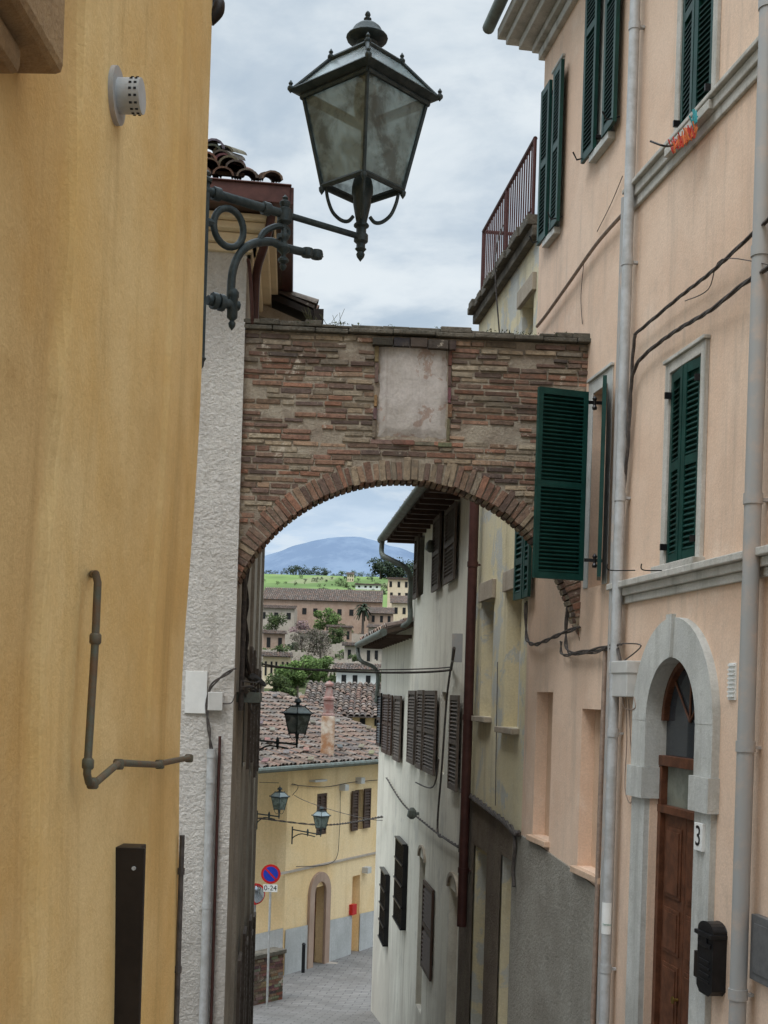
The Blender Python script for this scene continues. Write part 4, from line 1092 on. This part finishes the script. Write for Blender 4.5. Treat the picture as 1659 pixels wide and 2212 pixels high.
mb=MB(); c=W7.W(655,2085,.5); mb.tube([c-UP*.2,c+UP*.55],.05,10); mb.lathe(c+UP*.55,[(.05,0),(.06,.02),(.03,.06),(.001,.07)],10); mb.make('bollard',M['black'],None,True)

# ================================================== GROUND
gprof=[(-60,-1.6),(0,-1.6),(9,-3.2),(26,-7.05),(30,-7.6),(36,-7.8),(44,-7.9),(60,-6.5),(80,-4.5),(120,0.0),(180,4.6),(250,9.6),(300,12.5),(340,17),(400,27),(520,43),(600,53),(700,66.5),(820,66),(1000,50),(2000,20),(12000,20)]
def H(y):
    for i in range(len(gprof)-1):
        a,b=gprof[i],gprof[i+1]
        if a[0]<=y<=b[0]:
            t=(y-a[0])/(b[0]-a[0]); return a[1]+(b[1]-a[1])*t
    return gprof[-1][1]
def HH(x,y):
    h=H(y)
    if y>60:
        k=min(1,(y-60)/200); h+=k*2*noise.noise(V((x*.012,y*.012,0)))
    if y>400: h+=4*noise.noise(V((x*.008,y*.003,2)))*min(1,(y-400)/200)-max(0,(x-10)*.16)*min(1,(y-400)/300)*(1 if x<120 else 0) - (17.6*min(1,(y-400)/300) if x>=120 else 0)
    return h
ys=[-60,-40,-20,-10,-5]+[i*1.5 for i in range(0,30)]+[46+i*4 for i in range(0,20)]+[130+i*12 for i in range(20)]+[380+i*20 for i in range(36)]+[1150,1400,1800,2500,4000,7000,12000]
xs=[-9000,-4000,-2000,-1000,-600]+[-400+i*20 for i in range(41)]+[600,1000,2000,4000,9000]
xs=sorted(set(xs+[i*2.5 for i in range(-16,17)]))
mb=MB(); ny=len(ys)
vs=[V((x,y,HH(x,y)-.03)) for x in xs for y in ys]
mb.add(vs,[(i*ny+j,(i+1)*ny+j,(i+1)*ny+j+1,i*ny+j+1) for i in range(len(xs)-1) for j in range(ny-1)])
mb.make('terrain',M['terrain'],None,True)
mb=MB(); st=[y for y in ys if -20<=y<=46]
for i in range(len(st)-1):
    y0_,y1_=st[i],st[i+1]
    a=(-3.2,4.2) if y0_<24 else (-12,6)
    mb.add([V((a[0],y0_,H(y0_))),V((a[1],y0_,H(y0_))),V((a[1],y1_,H(y1_))),V((a[0],y1_,H(y1_)))],[(0,1,2,3)])
mb.make('street',M['paving'],None)
mb=MB(); D0=6000
mp=[(-6000,300),(-3500,420),(-1500,480),(-900,560),(-570,655),(-420,710),(-290,745),(-130,755),(0,715),(110,690),(160,675),(500,520),(1200,430),(2500,520),(6000,300)]
def mz(x):
    for i in range(len(mp)-1):
        a,b=mp[i],mp[i+1]
        if a[0]<=x<=b[0]:
            t=(x-a[0])/(b[0]-a[0]); t=t*t*(3-2*t) if b[0]-a[0]>400 else t
            return a[1]+(b[1]-a[1])*t
    return 300
NX=700;NY=30; vs=[]
for i in range(NX+1):
    x=-6000+12000*i/NX
    for j in range(NY+1):
        t=j/NY; y=D0-1800+1800*t
        f=t**1.1
        h=mz(x)*f+f*(1-t)*220*noise.noise(V((x*.0022,y*.0016,0)))+60*f*(1-t)*noise.noise(V((x*.008,y*.004,3)))+9*noise.noise(V((x*.012,y*.004,3)))*f
        vs.append(V((x,y,h)))
mb.add(vs,[(i*(NY+1)+j,(i+1)*(NY+1)+j,(i+1)*(NY+1)+j+1,i*(NY+1)+j+1) for i in range(NX) for j in range(NY)])
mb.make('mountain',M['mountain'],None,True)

# ================================================== DISTANT TOWN
def hbox(name,xa,xb,zt,D,mat,hv,depth=8,floors=1,nwin=4,rise=.25,yaw=0.0,kk=1.0):
    g=G(name); mb=MB(); zb=min(HH(xa,D),zt-2)-5
    cx=(xa+xb)/2; w=xb-xa
    Ux=V((math.cos(yaw),math.sin(yaw),0)); Uy=V((-math.sin(yaw),math.cos(yaw),0)); O=V((cx,D,0))-Ux*w/2
    mb.obox(O+UP*zb,Ux*w,Uy*depth,UP*(zt-zb)); mb.make('walls',mat,g)
    tw=max(.25,w/60.); nvv=int(math.hypot(depth/2,rise*depth/2)/(tw*1.6))+2
    mb=MB(); tiles(mb,O-Ux*.4-Uy*.5+UP*(zt+.02-rise*.25),Ux,Uy+UP*rise,int((w+.8)/tw),nvv,tw,tw*1.6,3,.03,kk)
    mb.make('roof_tiles',M['tile'],g,True)
    mb=MB()
    for q_ in (O,O+Ux*w): mb.add([q_+UP*zt,q_+Uy*depth+UP*zt,q_+Uy*depth/2+UP*(zt+rise*depth/2-.1)],[(0,1,2)])
    mb.make('gables',mat,g)
    mb=MB()
    for f in range(floors):
        for k in range(nwin):
            u_=w*(k+.5)/nwin+ru(-.12,.12)*w/nwin; z_=zt-hv*(f+.45)/floors; ww=min(1.0,w/nwin*.35);wh=min(.75,hv/floors*.26)
            mb.obox(O+Ux*(u_-ww/2)-Uy*.06+UP*(z_-wh),Ux*ww,Uy*.05,UP*2*wh)
    if nwin: mb.make('windows',M['dark'],g)
def house(name,px0,px1,yt,yb,D,mat,depth=8,floors=1,nwin=4,rise=.25,yaw=0,kk=1.0):
    a=pt(px0,yt,D); b=pt(px1,yt,D); hbox(name,a.x,b.x,(a.z+b.z)/2,D,mat,(yb-yt)*D/2700.,depth,floors,nwin,rise,yaw,kk)
house('ochre_house',668,835,1545,1575,52,M['far_yellow'],depth=10,floors=1,nwin=5,rise=.26,kk=.75)
house('ochre_house',735,900,1518,1540,66,M['pale'],depth=6,floors=1,nwin=5,rise=.22,kk=.75)
house('brick_building',564,826,1298,1350,300,M['farbrick'],depth=26,floors=1,nwin=10,rise=.28,kk=.9)
house('brick_building',560,636,1314,1350,285,M['farstone'],depth=10,floors=1,nwin=3,rise=.2)
house('pale_building',838,905,1252,1300,330,M['pale'],depth=14,floors=2,nwin=4,rise=.15)
house('ochre_house',846,905,1303,1340,290,M['pale'],depth=12,floors=1,nwin=3,rise=.35)
house('brick_building',796,850,1325,1352,270,M['farbrick'],depth=10,floors=1,nwin=3,rise=.3)
house('white_house',768,822,1264,1280,520,M['white'],depth=10,floors=2,nwin=4,rise=.2)
for (x0,x1,D,h_,mt,nw,yw) in ((566,626,120,2.6,'pale',5,.1),(725,810,110,2.6,'white',3,-.05),(742,842,156,2.6,'farstone',5,.05),(566,612,190,3.0,'farbrick',2,.15),(640,700,205,2.8,'farstone',3,-.1),(792,850,218,3.6,'farstone',3,-.05),(706,756,232,3.2,'farbrick',3,.08)):
    a=XY(x0,D)[0]; b_=XY(x1,D)[0]
    hbox('stone_house',a,b_,HH((a+b_)/2,D)+h_*1.15,D,M[mt],h_,depth=ru(4,6),floors=1,nwin=nw,rise=ru(.18,.26),yaw=yw)
for (x0,x1,D,h_) in ((838,858,470,4.5),(742,756,600,3.5)):
    a=XY(x0,D)[0]; b_=XY(x1,D)[0]
    hbox('farmhouse',a,b_,HH((a+b_)/2,D)+h_,D,M['pale'],h_,depth=8,floors=2,nwin=3,rise=.3)
tb=MB()
def terrace(x0,x1,D,h):
    a=XY(x0,D)[0];b=XY(x1,D)[0]; n_=24
    for i in range(n_):
        x_0=a+(b-a)*i/n_; x_1=a+(b-a)*(i+1)/n_; g_=HH(x_0,D); tb.box(x_0,x_1,D,D+.8,g_-2,g_+h+ru(-.2,.2))
for (x0,x1,D,h) in ((560,870,240,2.4),(560,760,268,2.6),(650,870,198,2.0),(560,720,172,1.7),(690,870,140,1.8),(560,700,132,1.3),(560,870,104,1.4)): terrace(x0,x1,D,h)
tb.make('terrace_wall',M['farstone'],None)
gr=[(.05,.078,.024),(.07,.10,.03),(.04,.06,.02),(.09,.12,.038)]
gb=[(.10,.165,.04),(.075,.125,.035),(.14,.20,.06)]
gd=[(.035,.055,.03),(.05,.07,.035),(.03,.045,.025)]
br_=[(.15,.12,.09),(.12,.10,.075),(.18,.15,.12),(.09,.10,.055)]
pk=[(.32,.20,.21),(.24,.16,.15),(.17,.13,.12)]
def crown(mb,C,r,asp,n_,pl,ls=.085):
    for k in range(9):
        o=V((ru(-.65,.65)*r,ru(-.5,.5)*r,ru(-.6,.6)*r*asp)); rr=ru(.32,.6)*r
        leafcloud(mb,C+o,(rr,rr,rr*.85*asp),max(6,int(n_/9)),r*ls+.03,pl)
def tree(name,px,rp,D,pl,n_=900,asp=1.0,lift=1.1,ls=.06):
    s=D/2700.; x=XY(px,D)[0]; r=rp*s; g=G(name); gz=HH(x,D); C=V((x,D,gz+r*asp*lift))
    mb=MB(); crown(mb,C,r,asp,n_,pl,ls); mb.make('crown',M['leaf'],g)
    mb=MB(); b0=V((C.x,C.y,gz-.2)); mb.tube([b0,C-UP*r*.5,C+UP*r*.3],[r*.09,r*.06,r*.02],6)
    for k in range(5):
        a=k*1.3; mb.tube([C-UP*r*(.5-.12*k),C+V((math.cos(a)*.6,math.sin(a)*.6,.1+.1*k))*r],[r*.035,r*.01],5)
    mb.make('trunk',M['greysh'],g)
def band(name,px0,px1,rp,D,pl,cnt,n_=160,asp=1.0,dj=6,lift=.7):
    mb=MB()
    for i in range(cnt):
        d_=D+ru(-dj,dj); s=d_/2700.; px=px0+(px1-px0)*(i+R())/cnt; x=XY(px,d_)[0]; r=rp*s*ru(.55,1.3)
        gz=HH(x,d_); C=V((x,d_,gz+r*asp*lift))
        mb.tube([V((x,d_,gz-.2)),C],[r*.08,r*.03],5,(.10,.08,.06)); crown(mb,C,r,asp,n_,pl,.10)
    return mb.make(name,M['leaf'],None)
tree('green_tree',642,50,84,gb,6500,.85,3.9,.035); tree('green_tree',606,38,80,gr,3600,.9,4.7,.04); tree('green_tree',684,36,88,gb,3600,.9,4.9,.04)
tree('green_tree',702,30,262,gb,2200,1,1.9); tree('green_tree',590,24,255,gr,1500,1,2.0); tree('blossom_tree',646,24,258,pk,1400,.9,1.6)
tree('bare_tree',690,34,168,br_,2200,1,1.5,.035); tree('green_tree',828,30,160,gb,2000,1,1.9); tree('bare_tree',648,26,176,br_,1400,1,1.5,.035)
tree('green_tree',742,20,262,gr,1200,1,1.5); tree('green_tree',770,22,150,gr,1400,1,1.2); tree('green_tree',600,24,150,gr,1400,1,1.4)
tree('green_tree',726,24,205,gr,1500,1,1.5); tree('green_tree',806,22,190,gb,1400,1,1.5)
band('hedge',700,850,18,98,gr,8,380); band('shrubs',560,860,18,126,gr,11,300); band('shrubs',560,860,17,144,gd,11,280)
band('shrubs',560,860,16,162,br_,11,260); band('shrubs',560,860,15,180,gr,12,240); band('shrubs',560,860,15,206,gd,12,240)
band('shrubs',560,860,14,222,gr,12,220); band('shrubs',560,860,14,248,gr,13,220); band('shrubs',560,870,16,262,gd,10,240); band('shrubs',560,870,14,280,gr,12,220)
band('distant_trees',470,606,8,702,gd,14,180,dj=8); band('distant_trees',606,704,11,700,gd,14,240,dj=8,lift=.8); band('distant_trees',704,806,8,704,gr,12,200,dj=8)
band('distant_trees',806,925,22,640,gd,15,420,dj=12,lift=.9); band('distant_trees',720,910,9,540,gr,18,200,dj=10); band('distant_trees',680,880,8,460,gd,20,200,dj=12)
band('distant_trees',560,680,5,430,gd,14,140,dj=8); band('distant_trees',640,800,6,610,gd,14,160,dj=20); band('distant_trees',560,870,8,350,gd,24,200,dj=6)
band('distant_trees',560,720,4.5,540,gr,9,120,dj=22)
pg=G('palm_tree'); C=pt(785,1312,268); mb=MB()
b0=V((C.x,C.y,HH(C.x,C.y)-.2)); mb.tube([b0,C],[.35,.22],8); mb.make('trunk',M['greysh'],pg)
mb=MB()
for k in range(60):
    a=R()*6.28; el=ru(-.7,1.2); P=[C]
    d_=V((math.cos(a)*math.cos(el),math.sin(a)*math.cos(el),math.sin(el)))
    for t in (1,2,3): P.append(C+d_*t*.8-UP*.16*t*t)
    for i in range(3):
        sd=d_.cross(UP); sd=sd.normalized()*(.28,.3,.2)[i] if sd.length>.01 else V((.2,0,0)); sd2=sd*.7
        mb.add([P[i]-sd,P[i]+sd,P[i+1]+sd2,P[i+1]-sd2],[(0,1,2,3)],random.choice(gd))
mb.make('fronds',M['leaf'],pg)
mb=MB()
cable(mb,[W3.P(W3.L-1.2,pt(575,1432,20).z,.05),W6.W(975,1447,.1)],.018,1,20,.08)
cable(mb,[W3.P(W3.L-1.2,pt(575,1437,20).z,.05),W6.W(975,1441,.1)],.010,1,20,.05)
mb.make('overhead_cable',M['cable'],None)
mb=MB()
cable(mb,[pt(556,1767,33),pt(700,1782,33.5),W6b.W(826,1764,.1)],.013,2,8)
cable(mb,[pt(636,1718,33.6),W6b.W(826,1772,.1)],.008,1,12,.1)
cable(mb,[pt(560,1690,34),pt(640,1695,34.2),pt(632,1718,34)],.008,1,8)
mb.make('overhead_cable',M['cable'],None)

# ================================================== WORLD / LIGHT
w=bpy.data.worlds.new("World"); scene.world=w; w.use_nodes=True; n=w.node_tree
bg=n.nodes['Background']; bg.inputs[1].default_value=.1
SE,SA=math.radians(58),math.radians(215)
sky=N(n,'ShaderNodeTexSky'); sky.sky_type='NISHITA'; sky.sun_disc=False; sky.sun_elevation=SE; sky.sun_rotation=SA
tc=N(n,'ShaderNodeTexCoord'); sp=N(n,'ShaderNodeSeparateXYZ'); n.links.new(tc.outputs['Generated'],sp.inputs[0])
az=N(n,'ShaderNodeMath',operation='ADD'); n.links.new(sp.outputs[2],az.inputs[0]); az.inputs[1].default_value=.16
az2=N(n,'ShaderNodeMath',operation='MAXIMUM'); n.links.new(az.outputs[0],az2.inputs[0]); az2.inputs[1].default_value=.05
dv=[]
for i in (0,1):
    d=N(n,'ShaderNodeMath',operation='DIVIDE'); n.links.new(sp.outputs[i],d.inputs[0]); n.links.new(az2.outputs[0],d.inputs[1]); dv.append(d)
cb=N(n,'ShaderNodeCombineXYZ'); n.links.new(dv[0].outputs[0],cb.inputs[0]); n.links.new(dv[1].outputs[0],cb.inputs[1])
def wn(scale,det,rg,dist,loc):
    mpn=N(n,'ShaderNodeMapping'); mpn.inputs['Location'].default_value=loc; n.links.new(cb.outputs[0],mpn.inputs[0])
    nz=N(n,'ShaderNodeTexNoise'); nz.inputs['Scale'].default_value=scale; nz.inputs['Detail'].default_value=det; nz.inputs['Roughness'].default_value=rg; nz.inputs['Distortion'].default_value=dist
    n.links.new(mpn.outputs[0],nz.inputs['Vector']); return nz.outputs['Fac']
c=mixc(n,ramp(n,wn(1.9,9,.55,.3,(0,0,0)),.38,.58),(4.9,6.0,7.1),(8.5,9.2,9.6))
c=mixc(n,ramp(n,wn(3.6,8,.6,.2,(5,2,0)),.45,.68,0,.6),c,(5.1,6.1,7.1))
c=mixc(n,ramp(n,sp.outputs[2],.08,.24,.85,0),c,(5.2,6.8,8.9))
c=mixc(n,ramp(n,wn(2.6,7,.6,.2,(2,9,0)),.50,.62,0,.45),c,(8.8,9.4,9.7))
c=mixc(n,.12,c,sky.outputs[0])
mul=N(n,'ShaderNodeVectorMath',operation='SCALE'); n.links.new(c,mul.inputs[0]); n.links.new(ramp(n,sp.outputs[2],.5,.9,1.0,3.9),mul.inputs[3])
n.links.new(mul.outputs[0],bg.inputs[0])
sd=bpy.data.lights.new('sun','SUN'); sd.energy=1.4; sd.angle=math.radians(25); sd.color=(1,.98,.955)
so_=bpy.data.objects.new('sun',sd); scene.collection.objects.link(so_)
sdir=V((math.sin(SA)*math.cos(SE),math.cos(SA)*math.cos(SE),math.sin(SE)))
so_.rotation_euler=sdir.to_track_quat('Z','Y').to_euler()
# ================================================== CAMERA
cd=bpy.data.cameras.new('camera'); co=bpy.data.objects.new('camera',cd); scene.collection.objects.link(co)
cd.sensor_fit='VERTICAL'; cd.sensor_height=36; cd.sensor_width=27; cd.lens=F/2212*36; cd.shift_y=(HY-1106)/2212.; cd.shift_x=-(CX-829.5)/2212.
cd.clip_start=.05; cd.clip_end=30000
co.matrix_world=Matrix(((cr,-sr,0,0),(0,0,-1,0),(sr,cr,0,0),(0,0,0,1)))
scene.camera=co
scene.view_settings.view_transform='Standard'; scene.view_settings.look='None'; scene.view_settings.exposure=0
